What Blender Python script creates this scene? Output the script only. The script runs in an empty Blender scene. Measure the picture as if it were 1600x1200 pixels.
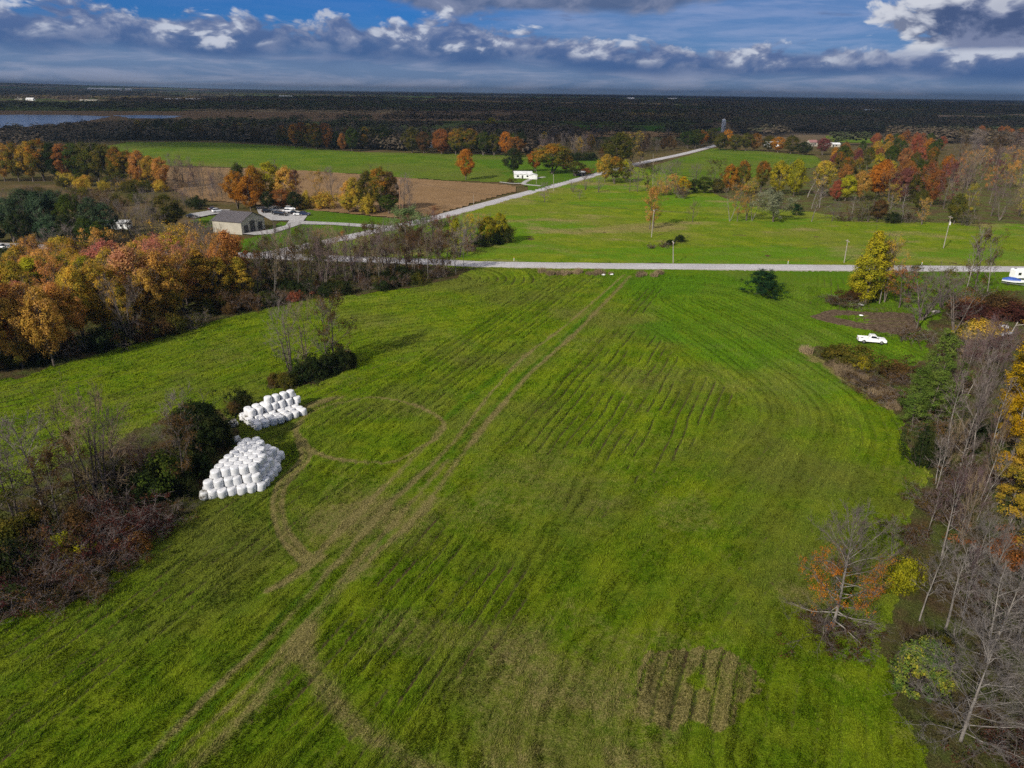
import bpy, math, random
import numpy as np
from mathutils import Vector, Matrix

# ------------------------------------------------------------------ camera, sky, sun, exposure
S = bpy.context.scene
COL = S.collection
CAM_H, FPX = 50.0, 1110.0
PITCH, ROLL = math.radians(22.35), math.radians(0.8)
_f = np.array([0, math.cos(PITCH), -math.sin(PITCH)])
_r0 = np.array([1.0, 0, 0]); _u0 = np.cross(_r0, _f)
_r = math.cos(ROLL) * _r0 + math.sin(ROLL) * _u0
_u = np.cross(_r, _f)
cam = bpy.data.cameras.new('camera')
cam.sensor_width = 36.0; cam.lens = 36.0 * FPX / 1600.0
cam.clip_start = 0.5; cam.clip_end = 90000
cam_o = bpy.data.objects.new('camera', cam); COL.objects.link(cam_o)
m = Matrix.Identity(4)
for i in range(3):
    m[i][0] = _r[i]; m[i][1] = _u[i]; m[i][2] = -_f[i]
m[2][3] = CAM_H
cam_o.matrix_world = m
S.camera = cam_o

SUN_EL, SUN_AZ = math.radians(30.5), math.radians(37)      # light travels towards +X +Y, away from the camera
S.view_settings.view_transform = 'Standard'; S.view_settings.look = 'None'
S.view_settings.gamma = 1.0; S.view_settings.use_curve_mapping = False
S.view_settings.exposure = EXPOSURE = 0.36
sun = bpy.data.lights.new('sun', 'SUN'); sun.energy = 4.6; sun.angle = math.radians(0.5); sun.color = (1.0, 0.93, 0.82)
sun_o = bpy.data.objects.new('sun', sun); COL.objects.link(sun_o)
SUND = Vector((math.sin(SUN_AZ) * math.cos(SUN_EL), math.cos(SUN_AZ) * math.cos(SUN_EL), -math.sin(SUN_EL)))
sun_o.rotation_euler = SUND.to_track_quat('-Z', 'Y').to_euler(); sun_o.location = (-300, -300, 400)
S.cycles.max_bounces = 5; S.cycles.diffuse_bounces = 2; S.cycles.transmission_bounces = 3
S.cycles.glossy_bounces = 2; S.cycles.caustics_reflective = False; S.cycles.caustics_refractive = False
S.cycles.use_denoising = False; S.cycles.use_adaptive_sampling = False; S.cycles.sample_clamp_indirect = 3.0

class NG:
    """small helper to write shader graphs as expressions"""
    def __init__(s, tree):
        s.t = tree; s.n = tree.nodes; s.l = tree.links
    def node(s, typ, **kw):
        n = s.n.new(typ)
        for k, v in kw.items(): setattr(n, k, v)
        return n
    def set(s, sock, v):
        if hasattr(v, 'is_output'): s.l.new(v, sock)
        elif v is not None: sock.default_value = v
    def math(s, op, a, b=None, c=None, clamp=False):
        n = s.node('ShaderNodeMath', operation=op, use_clamp=clamp)
        s.set(n.inputs[0], a)
        if b is not None: s.set(n.inputs[1], b)
        if c is not None: s.set(n.inputs[2], c)
        return n.outputs[0]
    def smooth(s, x, lo, hi, a=0.0, b=1.0):
        n = s.node('ShaderNodeMapRange', interpolation_type='SMOOTHSTEP')
        s.set(n.inputs[0], x); s.set(n.inputs[1], lo); s.set(n.inputs[2], hi); s.set(n.inputs[3], a); s.set(n.inputs[4], b)
        return n.outputs[0]
    def lin(s, x, lo, hi, a=0.0, b=1.0):
        n = s.node('ShaderNodeMapRange')
        s.set(n.inputs[0], x); s.set(n.inputs[1], lo); s.set(n.inputs[2], hi); s.set(n.inputs[3], a); s.set(n.inputs[4], b)
        return n.outputs[0]
    def mix(s, f, a, b, blend='MIX'):
        n = s.node('ShaderNodeMix', data_type='RGBA', blend_type=blend)
        c = lambda v: (v[0], v[1], v[2], 1.0) if isinstance(v, (tuple, list)) else v
        s.set(n.inputs[0], f); s.set(n.inputs[6], c(a)); s.set(n.inputs[7], c(b))
        return n.outputs[2]
    def noise(s, vec, scale, detail=4, rough=0.55, dist=0.0):
        n = s.node('ShaderNodeTexNoise')
        if vec is not None: s.l.new(vec, n.inputs['Vector'])
        n.inputs['Scale'].default_value = scale; n.inputs['Detail'].default_value = detail
        n.inputs['Roughness'].default_value = rough; n.inputs['Distortion'].default_value = dist
        return n.outputs[0]
    def comb(s, x, y, z=0.0):
        n = s.node('ShaderNodeCombineXYZ'); s.set(n.inputs[0], x); s.set(n.inputs[1], y); s.set(n.inputs[2], z)
        return n.outputs[0]
    def mapping(s, vec, loc=(0, 0, 0), rot=(0, 0, 0), scale=(1, 1, 1)):
        n = s.node('ShaderNodeMapping'); s.l.new(vec, n.inputs[0])
        n.inputs[1].default_value = loc; n.inputs[2].default_value = rot; n.inputs[3].default_value = scale
        return n.outputs[0]

W = bpy.data.worlds.new('World'); S.world = W; W.use_nodes = True
W.cycles.sampling_method = 'MANUAL'; W.cycles.sample_map_resolution = 512
def build_world():
    g = NG(W.node_tree); g.n.clear()
    out = g.node('ShaderNodeOutputWorld'); bg = g.node('ShaderNodeBackground')
    sky = g.node('ShaderNodeTexSky', sky_type='NISHITA'); sky.sun_disc = False
    sky.sun_elevation = SUN_EL; sky.sun_rotation = math.radians(180) + SUN_AZ
    sky.altitude = 200; sky.air_density = 1.0; sky.dust_density = 0.3; sky.ozone_density = 3.0
    tc = g.node('ShaderNodeTexCoord'); sp = g.node('ShaderNodeSeparateXYZ'); g.l.new(tc.outputs['Generated'], sp.inputs[0])
    X, Y, Z = sp.outputs
    az = g.math('ARCTAN2', X, Y); el = g.math('ARCSINE', Z)
    K = 1.0 / 0.08                                            # the Background strength is 0.08, the cloud colours are radiance
    clear = g.mix(1.0, sky.outputs[0], (0.035, 0.27, 0.72), 'MULTIPLY')
    up = g.smooth(el, 0.14, 0.5)
    clear = g.mix(up, clear, sky.outputs[0])
    # elevation of the long cumulus bank: drops towards the right
    c = g.lin(az, -0.12, 0.24, 0.059, 0.037)
    h = g.lin(az, -0.12, 0.32, 0.030, 0.019)
    ax = g.math('MULTIPLY', az, 20.0); ey = g.math('MULTIPLY', el, 36.0)
    warp = g.noise(g.comb(g.math('MULTIPLY', az, 30.0), g.math('MULTIPLY', el, 60.0), 5.0), 1.0, 3, 0.5)
    p = g.comb(ax, ey, 0.0)
    def puff(dx, dy):
        q = g.comb(g.math('ADD', ax, dx), g.math('ADD', ey, dy), 0.0)
        a_ = g.noise(q, 1.0, 8, 0.60, 0.5)
        v = g.node('ShaderNodeTexVoronoi', feature='SMOOTH_F1'); g.l.new(q, v.inputs['Vector']); v.inputs['Scale'].default_value = 1.5; v.inputs['Smoothness'].default_value = 0.6; v.inputs['Detail'].default_value = 2.0
        return g.math('ADD', a_, g.math('MULTIPLY_ADD', v.outputs['Distance'], -0.26, 0.11))
    n1 = puff(0, 0); n2 = puff(-0.34, 0.42)
    nb = g.noise(g.comb(g.math('MULTIPLY', az, 6.0), g.math('MULTIPLY', el, 14.0), 2.0), 1.0, 3, 0.5)
    rel = g.math('DIVIDE', g.math('SUBTRACT', el, c), h)      # -1 base .. +1 top of the bank
    relw = g.math('ADD', rel, g.lin(n1, 0.25, 0.75, 0.50, -0.65))
    relw = g.math('ADD', relw, g.lin(nb, 0.3, 0.7, 0.28, -0.35))
    top = g.smooth(relw, 1.02, 0.62); bot = g.smooth(g.math('ADD', rel, g.lin(nb, 0.3, 0.7, -0.35, 0.35)), -1.25, -0.45)
    bank = g.math('MULTIPLY', top, bot)
    # big cumulus on the right, dark strip overhead, small scud
    dx = g.math('SUBTRACT', az, 0.555); dy = g.math('SUBTRACT', el, 0.080)
    rr = g.math('SQRT', g.math('ADD', g.math('POWER', g.math('DIVIDE', g.math('ABSOLUTE', dx), 0.125), 2.0), g.math('POWER', g.math('DIVIDE', g.math('ABSOLUTE', dy), 0.044), 2.0)))
    big = g.smooth(g.math('ADD', rr, g.lin(n1, 0.2, 0.7, 0.30, -0.45)), 1.05, 0.85)
    big = g.math('MULTIPLY', big, g.smooth(el, 0.046, 0.054))
    sx = g.smooth(g.math('ABSOLUTE', g.math('SUBTRACT', az, 0.08)), 0.34, 0.14)
    strip = g.smooth(g.math('ADD', g.math('ADD', el, g.lin(nb, 0.3, 0.7, -0.010, 0.010)), g.math('ADD', g.lin(n1, 0.3, 0.7, -0.003, 0.003), g.math('MULTIPLY_ADD', sx, 0.022, -0.022))), 0.088, 0.097)
    strip = g.math('MULTIPLY', strip, g.smooth(el, 0.25, 0.16))
    scud = g.smooth(g.noise(g.comb(g.math('MULTIPLY', az, 9.0), g.math('MULTIPLY', el, 55.0), 3.3), 1.0, 6, 0.62), 0.60, 0.72)
    # lighting of the cloud: relief towards the sun side (left and up)
    rel_l = g.math('SUBTRACT', n1, n2)
    k = lambda *a: tuple(v * K for v in a)
    edge = g.smooth(relw, 0.30, 0.90)
    body = g.smooth(g.math('ADD', rel, g.lin(nb, 0.3, 0.7, -0.4, 0.4)), -0.60, 0.05)
    lit = g.math('MULTIPLY', g.smooth(rel_l, -0.03, 0.20), body)
    lit = g.math('ADD', g.math('MULTIPLY', lit, g.smooth(nb, 0.34, 0.58, 0.35, 0.85)), g.math('MULTIPLY', edge, 0.22), None, True)
    mid = g.mix(g.smooth(rel_l, -0.16, 0.10), k(0.070, 0.115, 0.25), k(0.185, 0.22, 0.335))
    shade = g.mix(g.smooth(g.math('ADD', rel, g.lin(n1, 0.3, 0.7, -0.3, 0.3)), -0.9, 0.2), k(0.042, 0.095, 0.23), mid)
    white = k(0.46, 0.49, 0.57)
    ccol = g.mix(g.smooth(lit, 0.08, 0.95), shade, white)
    lit2 = g.math('ADD', g.lin(rel_l, -0.14, 0.20, 0.0, 0.8), g.smooth(g.math('ADD', rr, g.math('MULTIPLY', dx, -5.0)), 0.3, 1.3, -0.15, 0.40))
    lit2 = g.math('MULTIPLY', lit2, g.math('MAXIMUM', g.smooth(el, 0.060, 0.078), g.smooth(az, 0.53, 0.47)), None, True)
    bcol = g.mix(g.smooth(lit2, 0.15, 1.0), g.mix(g.smooth(rel_l, -0.2, 0.12), k(0.045, 0.075, 0.17), k(0.15, 0.18, 0.29)), k(0.48, 0.50, 0.56))
    # pale veil low over the horizon with faint streaks
    st = g.noise(g.comb(g.math('MULTIPLY', az, 8.0), g.math('MULTIPLY', el, 60.0), 7.0), 1.0, 6, 0.62, 0.4)
    veil = g.mix(g.smooth(st, 0.40, 0.66), k(0.118, 0.185, 0.320), k(0.235, 0.275, 0.395))
    vf = g.smooth(el, 0.030, 0.080, 0.98, 0.12)
    right_pale = g.smooth(az, -0.22, 0.10, 0.0, 0.68)
    vf = g.math('MAXIMUM', vf, g.math('MULTIPLY', right_pale, g.smooth(el, 0.2, 0.12)))
    vf = g.math('MULTIPLY', vf, g.smooth(el, 0.30, 0.14))
    col = g.mix(vf, clear, veil)
    col = g.mix(g.math('MULTIPLY', scud, g.math('MULTIPLY', g.smooth(el, 0.05, 0.065, 0.0, 0.6), g.smooth(el, 0.2, 0.1))), col, k(0.085, 0.125, 0.25))
    col = g.mix(g.math('MULTIPLY', strip, 0.92), col, g.mix(g.smooth(n1, 0.2, 0.6), k(0.06, 0.095, 0.19), k(0.17, 0.195, 0.29)))
    col = g.mix(g.math('MULTIPLY', bank, 0.96), col, ccol)
    col = g.mix(big, col, bcol)
    g.l.new(col, bg.inputs[0]); bg.inputs[1].default_value = 0.08
    g.l.new(bg.outputs[0], out.inputs[0])
build_world()

# ------------------------------------------------------------------ helpers
def U(px, py, z=0.0):
    """where the sight line through a point of the 1600x1200 photograph meets the height z"""
    d = _f + _r * (px - 800) / FPX + _u * (600 - py) / FPX
    t = (z - CAM_H) / d[2]
    return float(d[0] * t), float(d[1] * t)
def PR(x, y, z=0.0):
    v = np.array([x, y, z - CAM_H]); D = v @ _f
    return 800 + FPX * (v @ _r) / D, 600 - FPX * (v @ _u) / D
def height_of(x, y, py_top):
    lo, hi = 0.0, 48.0
    for _ in range(30):
        mid = (lo + hi) / 2
        if PR(x, y, mid)[1] > py_top: lo = mid
        else: hi = mid
    return lo

def _hash(ix, iy, seed):
    h = (ix.astype(np.int64) * 374761393 + iy.astype(np.int64) * 668265263 + seed * 974634777) & 0x7fffffff
    h = ((h ^ (h >> 13)) * 1274126177) & 0x7fffffff
    return ((h ^ (h >> 16)) & 0xffff) / 65535.0
def vnoise(x, y, seed=0):
    ix = np.floor(x); iy = np.floor(y); fx = x - ix; fy = y - iy
    fx = fx * fx * (3 - 2 * fx); fy = fy * fy * (3 - 2 * fy)
    ix = ix.astype(np.int64); iy = iy.astype(np.int64)
    a = _hash(ix, iy, seed); b = _hash(ix + 1, iy, seed); c = _hash(ix, iy + 1, seed); d = _hash(ix + 1, iy + 1, seed)
    return (a + (b - a) * fx) * (1 - fy) + (c + (d - c) * fx) * fy
def fbm(x, y, seed=0, oct=4, gain=0.5):
    s = 0; a = 1; t = 0
    for i in range(oct):
        s = s + a * vnoise(x * 2 ** i, y * 2 ** i, seed + 17 * i); t += a; a *= gain
    return s / t
def sstep(x, lo, hi):
    t = np.clip((x - lo) / (hi - lo), 0, 1); return t * t * (3 - 2 * t)
def in_poly(x, y, P):
    r = np.zeros(x.shape, bool); n = len(P)
    for i in range(n):
        x0, y0 = P[i]; x1, y1 = P[(i + 1) % n]
        if y0 == y1: continue
        c = ((y0 > y) != (y1 > y)) & (x < (x1 - x0) * (y - y0) / (y1 - y0) + x0)
        r ^= c
    return r
def d_line(x, y, P):
    """distance to a polyline"""
    best = np.full(x.shape, 1e9)
    for (x0, y0), (x1, y1) in zip(P[:-1], P[1:]):
        dx, dy = x1 - x0, y1 - y0
        t = np.clip(((x - x0) * dx + (y - y0) * dy) / (dx * dx + dy * dy), 0, 1)
        best = np.minimum(best, np.hypot(x - x0 - t * dx, y - y0 - t * dy))
    return best
def smooth_line(pts, n=6):
    out = []
    P = [np.array(p, float) for p in pts]; P = [2 * P[0] - P[1]] + P + [2 * P[-1] - P[-2]]
    for i in range(1, len(P) - 2):
        for k in range(n):
            t = k / n; a, b, c, d = P[i - 1:i + 3]
            out.append(0.5 * (2 * b + (c - a) * t + (2 * a - 5 * b + 4 * c - d) * t * t + (3 * b - a - 3 * c + d) * t ** 3))
    out.append(P[-2]); return [(float(p[0]), float(p[1])) for p in out]
def G(*pts): return [U(*p) for p in pts]

def raw_mesh(name, V, loops, sizes, mat=None, smooth=False):
    me = bpy.data.meshes.new(name)
    V = np.asarray(V, np.float32).reshape(-1, 3); loops = np.asarray(loops, np.int32).ravel(); sizes = np.asarray(sizes, np.int32)
    me.vertices.add(len(V)); me.vertices.foreach_set('co', V.ravel())
    me.loops.add(len(loops)); me.loops.foreach_set('vertex_index', loops)
    me.polygons.add(len(sizes))
    me.polygons.foreach_set('loop_start', np.concatenate([[0], np.cumsum(sizes)[:-1]]).astype(np.int32))
    if smooth: me.polygons.foreach_set('use_smooth', np.ones(len(sizes), bool))
    me.update(calc_edges=True)
    if mat: me.materials.append(mat)
    return me
def link(name, me, parent=None, kind=None, label=None, cat=None, group=None):
    o = bpy.data.objects.new(name, me); COL.objects.link(o)
    if parent: o.parent = parent
    return tag(o, label, cat, group, kind)
def tag(o, label=None, cat=None, group=None, kind=None):
    if label: o['label'] = label
    if cat: o['category'] = cat
    if group: o['group'] = group
    if kind: o['kind'] = kind
    return o
def empty(name, loc, rz=0, scale=(1, 1, 1), **kw):
    o = bpy.data.objects.new(name, None); COL.objects.link(o); o.empty_display_size = 0.3
    o.location = loc; o.rotation_euler = (0, 0, rz); o.scale = scale
    return tag(o, **kw)

class MB:
    """collects boxes, tubes and prisms into one mesh"""
    def __init__(s): s.V = []; s.F = []
    def add(s, V, F):
        b = len(s.V); s.V += [tuple(v) for v in V]; s.F += [tuple(i + b for i in f) for f in F]; return s
    def box(s, x0, x1, y0, y1, z0, z1):
        return s.add([(x0, y0, z0), (x1, y0, z0), (x1, y1, z0), (x0, y1, z0), (x0, y0, z1), (x1, y0, z1), (x1, y1, z1), (x0, y1, z1)],
                     [(3, 2, 1, 0), (4, 5, 6, 7), (0, 1, 5, 4), (1, 2, 6, 5), (2, 3, 7, 6), (3, 0, 4, 7)])
    def tube(s, p, q, r0, r1=None, n=8):
        r1 = r0 if r1 is None else r1
        p = Vector(p); q = Vector(q); d = (q - p).normalized()
        a = d.orthogonal().normalized(); b = d.cross(a)
        V = [p + (a * math.cos(2 * math.pi * i / n) + b * math.sin(2 * math.pi * i / n)) * r0 for i in range(n)]
        V += [q + (a * math.cos(2 * math.pi * i / n) + b * math.sin(2 * math.pi * i / n)) * r1 for i in range(n)]
        F = [(i, (i + 1) % n, n + (i + 1) % n, n + i) for i in range(n)] + [tuple(range(n - 1, -1, -1)), tuple(range(n, 2 * n))]
        return s.add(V, F)
    def prism_y(s, prof, y0, y1, inset=None):
        """profile in x,z extruded along y; inset = function z -> how far the sides lean in"""
        n = len(prof); f = inset or (lambda z: 0)
        V = [(x, y0 + f(z), z) for x, z in prof] + [(x, y1 - f(z), z) for x, z in prof]
        F = [tuple(range(n)), tuple(range(2 * n - 1, n - 1, -1))] + [(i, n + i, n + (i + 1) % n, (i + 1) % n) for i in range(n)]
        return s.add(V, F)
    def mesh(s, name, mat, bevel=0.0, smooth=False):
        me = bpy.data.meshes.new(name); me.from_pydata(s.V, [], s.F); me.materials.append(mat)
        import bmesh
        bm = bmesh.new(); bm.from_mesh(me)
        bmesh.ops.recalc_face_normals(bm, faces=bm.faces)
        if bevel: bmesh.ops.bevel(bm, geom=list(bm.edges), offset=bevel, segments=2, profile=0.5, affect='EDGES', clamp_overlap=True)
        bm.to_mesh(me); bm.free()
        if smooth: me.polygons.foreach_set('use_smooth', np.ones(len(me.polygons), bool))
        return me
    def build(s, name, mat, parent=None, bevel=0.0, smooth=False, **kw):
        return link(name, s.mesh(name, mat, bevel, smooth), parent, **kw)

# ------------------------------------------------------------------ materials
def new_mat(name):
    mt = bpy.data.materials.new(name); mt.use_nodes = True
    g = NG(mt.node_tree); g.n.clear()
    out = g.node('ShaderNodeOutputMaterial'); return mt, g, out
def simple(name, col, rough=0.6, metal=0.0, var=0.12, scale=3.0, spec=0.3, coat=0.0):
    mt, g, out = new_mat(name)
    b = g.node('ShaderNodeBsdfPrincipled'); tc = g.node('ShaderNodeTexCoord')
    n = g.noise(tc.outputs['Object'], scale, 5, 0.6)
    c = g.mix(g.smooth(n, 0.3, 0.7), tuple(v * (1 - var) for v in col), tuple(min(1, v * (1 + var)) for v in col))
    g.l.new(c, b.inputs['Base Color']); b.inputs['Roughness'].default_value = rough; b.inputs['Metallic'].default_value = metal
    b.inputs['Specular IOR Level'].default_value = spec; b.inputs['Coat Weight'].default_value = coat
    g.l.new(b.outputs[0], out.inputs[0]); return mt
def leaf_mat(name, c1, c2, c3, scale=0.33, top=None):
    """leaves of three hues in patches, each leaf a little different"""
    mt, g, out = new_mat(name)
    tc = g.node('ShaderNodeTexCoord'); geo = g.node('ShaderNodeNewGeometry'); oi = g.node('ShaderNodeObjectInfo')
    off = g.node('ShaderNodeVectorMath', operation='ADD'); g.l.new(tc.outputs['Object'], off.inputs[0])
    sc = g.node('ShaderNodeVectorMath', operation='SCALE'); sc.inputs[0].default_value = (37, 91, 53); g.l.new(oi.outputs['Random'], sc.inputs['Scale'])
    g.l.new(sc.outputs[0], off.inputs[1])
    n = g.noise(off.outputs[0], scale, 3, 0.6)
    n = g.math('ADD', n, g.math('MULTIPLY_ADD', geo.outputs['Random Per Island'], 0.20, -0.10))
    if top is not None:
        sz = g.node('ShaderNodeSeparateXYZ'); g.l.new(tc.outputs['Object'], sz.inputs[0])
        n = g.math('ADD', n, g.lin(sz.outputs[2], 4, 14, -top, top))
    col = g.mix(g.smooth(n, 0.36, 0.52), c1, c2); col = g.mix(g.smooth(n, 0.52, 0.68), col, c3)
    hs = g.node('ShaderNodeHueSaturation'); g.l.new(col, hs.inputs['Color'])
    g.l.new(g.lin(oi.outputs['Random'], 0, 1, 0.485, 0.515), hs.inputs['Hue'])
    g.l.new(g.math('MULTIPLY', g.lin(geo.outputs['Random Per Island'], 0, 1, 0.84, 1.16), g.lin(g.math('FRACT', g.math('MULTIPLY', oi.outputs['Random'], 7.3)), 0, 1, 0.82, 1.15)), hs.inputs['Value'])
    d = g.node('ShaderNodeBsdfDiffuse'); t = g.node('ShaderNodeBsdfTranslucent'); mx = g.node('ShaderNodeMixShader'); mx.inputs[0].default_value = 0.47
    g.l.new(hs.outputs[0], d.inputs[0]); g.l.new(hs.outputs[0], t.inputs[0])
    g.l.new(d.outputs[0], mx.inputs[1]); g.l.new(t.outputs[0], mx.inputs[2]); g.l.new(mx.outputs[0], out.inputs[0])
    return mt
PAL = {
 'orange': leaf_mat('leaves_orange', (0.26, 0.11, 0.012), (0.45, 0.18, 0.02), (0.50, 0.25, 0.03)),
 'gold': leaf_mat('leaves_gold', (0.213, 0.188, 0.025), (0.450, 0.300, 0.037), (0.562, 0.338, 0.044)),
 'amber': leaf_mat('leaves_amber', (0.33, 0.20, 0.04), (0.56, 0.285, 0.055), (0.60, 0.32, 0.11)),
 'yellow': leaf_mat('leaves_yellow', (0.26, 0.18, 0.012), (0.50, 0.30, 0.012), (0.55, 0.33, 0.015)),
 'lemon': leaf_mat('leaves_lemon', (0.20, 0.20, 0.015), (0.38, 0.345, 0.02), (0.47, 0.38, 0.02)),
 'rust': leaf_mat('leaves_rust', (0.17, 0.085, 0.025), (0.30, 0.115, 0.03), (0.37, 0.16, 0.045)),
 'red': leaf_mat('leaves_red', (0.22, 0.085, 0.035), (0.33, 0.11, 0.05), (0.37, 0.155, 0.05)),
 'crimson': leaf_mat('leaves_crimson', (0.13, 0.05, 0.045), (0.20, 0.06, 0.06), (0.23, 0.10, 0.07)),
 'pink': leaf_mat('leaves_pink', (0.46, 0.26, 0.05), (0.50, 0.235, 0.10), (0.46, 0.18, 0.115), top=0.12),
 'turning': leaf_mat('leaves_turning', (0.08, 0.10, 0.015), (0.17, 0.13, 0.018), (0.34, 0.14, 0.02), top=0.10),
 'olive': leaf_mat('leaves_olive', (0.055, 0.065, 0.012), (0.10, 0.10, 0.016), (0.17, 0.13, 0.02)),
 'green': leaf_mat('leaves_green', (0.035, 0.06, 0.010), (0.06, 0.09, 0.014), (0.10, 0.12, 0.018)),
 'dark': leaf_mat('leaves_dark', (0.018, 0.03, 0.010), (0.03, 0.045, 0.013), (0.05, 0.055, 0.015)),
 'silver': leaf_mat('leaves_silver', (0.03, 0.055, 0.025), (0.055, 0.085, 0.04), (0.10, 0.14, 0.075)),
 'willow': leaf_mat('leaves_willow', (0.11, 0.17, 0.05), (0.20, 0.27, 0.10), (0.27, 0.33, 0.14)),
 'pine': leaf_mat('needles_pine', (0.080, 0.125, 0.022), (0.125, 0.180, 0.030), (0.18, 0.22, 0.042)),
 'spruce': leaf_mat('needles_spruce', (0.012, 0.035, 0.014), (0.018, 0.05, 0.018), (0.03, 0.065, 0.022)),
 'sage': leaf_mat('leaves_sage', (0.15, 0.16, 0.09), (0.23, 0.235, 0.14), (0.30, 0.29, 0.18)),
 'mottled': leaf_mat('leaves_mottled', (0.09, 0.155, 0.03), (0.18, 0.23, 0.04), (0.36, 0.31, 0.04), scale=0.7),
 'brown': leaf_mat('leaves_brown', (0.06, 0.04, 0.018), (0.11, 0.065, 0.022), (0.16, 0.09, 0.028)),
 'maroon': leaf_mat('leaves_maroon', (0.06, 0.025, 0.02), (0.10, 0.035, 0.025), (0.13, 0.05, 0.03)),
}
def bark_mat(name, a, b, scale=2.0):
    mt, g, out = new_mat(name); tc = g.node('ShaderNodeTexCoord'); oi = g.node('ShaderNodeObjectInfo')
    n = g.noise(g.mapping(tc.outputs['Object'], scale=(1, 1, 0.35)), scale, 5, 0.65)
    c = g.mix(g.smooth(n, 0.35, 0.65), a, b)
    hs = g.node('ShaderNodeHueSaturation'); g.l.new(c, hs.inputs['Color']); g.l.new(g.lin(oi.outputs['Random'], 0, 1, 0.75, 1.25), hs.inputs['Value'])
    d = g.node('ShaderNodeBsdfDiffuse'); g.l.new(hs.outputs[0], d.inputs[0]); g.l.new(d.outputs[0], out.inputs[0]); return mt
BARK = bark_mat('bark', (0.07, 0.055, 0.045), (0.15, 0.125, 0.105))
BARK_PALE = bark_mat('bark_pale', (0.13, 0.115, 0.10), (0.27, 0.245, 0.215), 1.2)
TWIG = bark_mat('twigs', (0.12, 0.095, 0.085), (0.20, 0.165, 0.15))
TWIG_TAN = bark_mat('twigs_tan', (0.17, 0.125, 0.075), (0.27, 0.20, 0.12))
TWIG_PURPLE = bark_mat('twigs_purple', (0.09, 0.06, 0.06), (0.15, 0.10, 0.10))
TWIG_PALE = bark_mat('twigs_pale', (0.125, 0.108, 0.098), (0.20, 0.178, 0.16))

WHITE = simple('white_paint', (0.78, 0.78, 0.77), 0.4, var=0.05)
WHITE_CAR = simple('white_car_paint', (0.8, 0.8, 0.8), 0.22, var=0.02, coat=0.6)
BLACK_CAR = simple('black_car_paint', (0.012, 0.012, 0.014), 0.2, coat=0.7)
BLUE_CAR = simple('dark_blue_car_paint', (0.015, 0.025, 0.07), 0.2, coat=0.7)
GREY_CAR = simple('silver_car_paint', (0.35, 0.36, 0.38), 0.25, metal=0.5, coat=0.5)
MAROON_CAR = simple('maroon_car_paint', (0.07, 0.012, 0.015), 0.2, coat=0.7)
GLASS = simple('tinted_glass', (0.015, 0.018, 0.022), 0.05, spec=0.8)
RUBBER = simple('tyre_rubber', (0.015, 0.015, 0.015), 0.85)
STEEL = simple('rim_metal', (0.45, 0.45, 0.46), 0.35, metal=0.8)
RED_LAMP = simple('red_tail_lamp', (0.35, 0.01, 0.01), 0.2)
CLEAR_LAMP = simple('headlamp_lens', (0.7, 0.7, 0.68), 0.1, spec=0.8)
DARK_METAL = simple('dark_metal', (0.03, 0.03, 0.032), 0.5, metal=0.5)
POLE_WOOD = simple('weathered_pole_wood', (0.26, 0.235, 0.20), 0.85, var=0.25)
POLE_BROWN = simple('brown_pole_wood', (0.22, 0.12, 0.07), 0.85, var=0.25)
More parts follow.
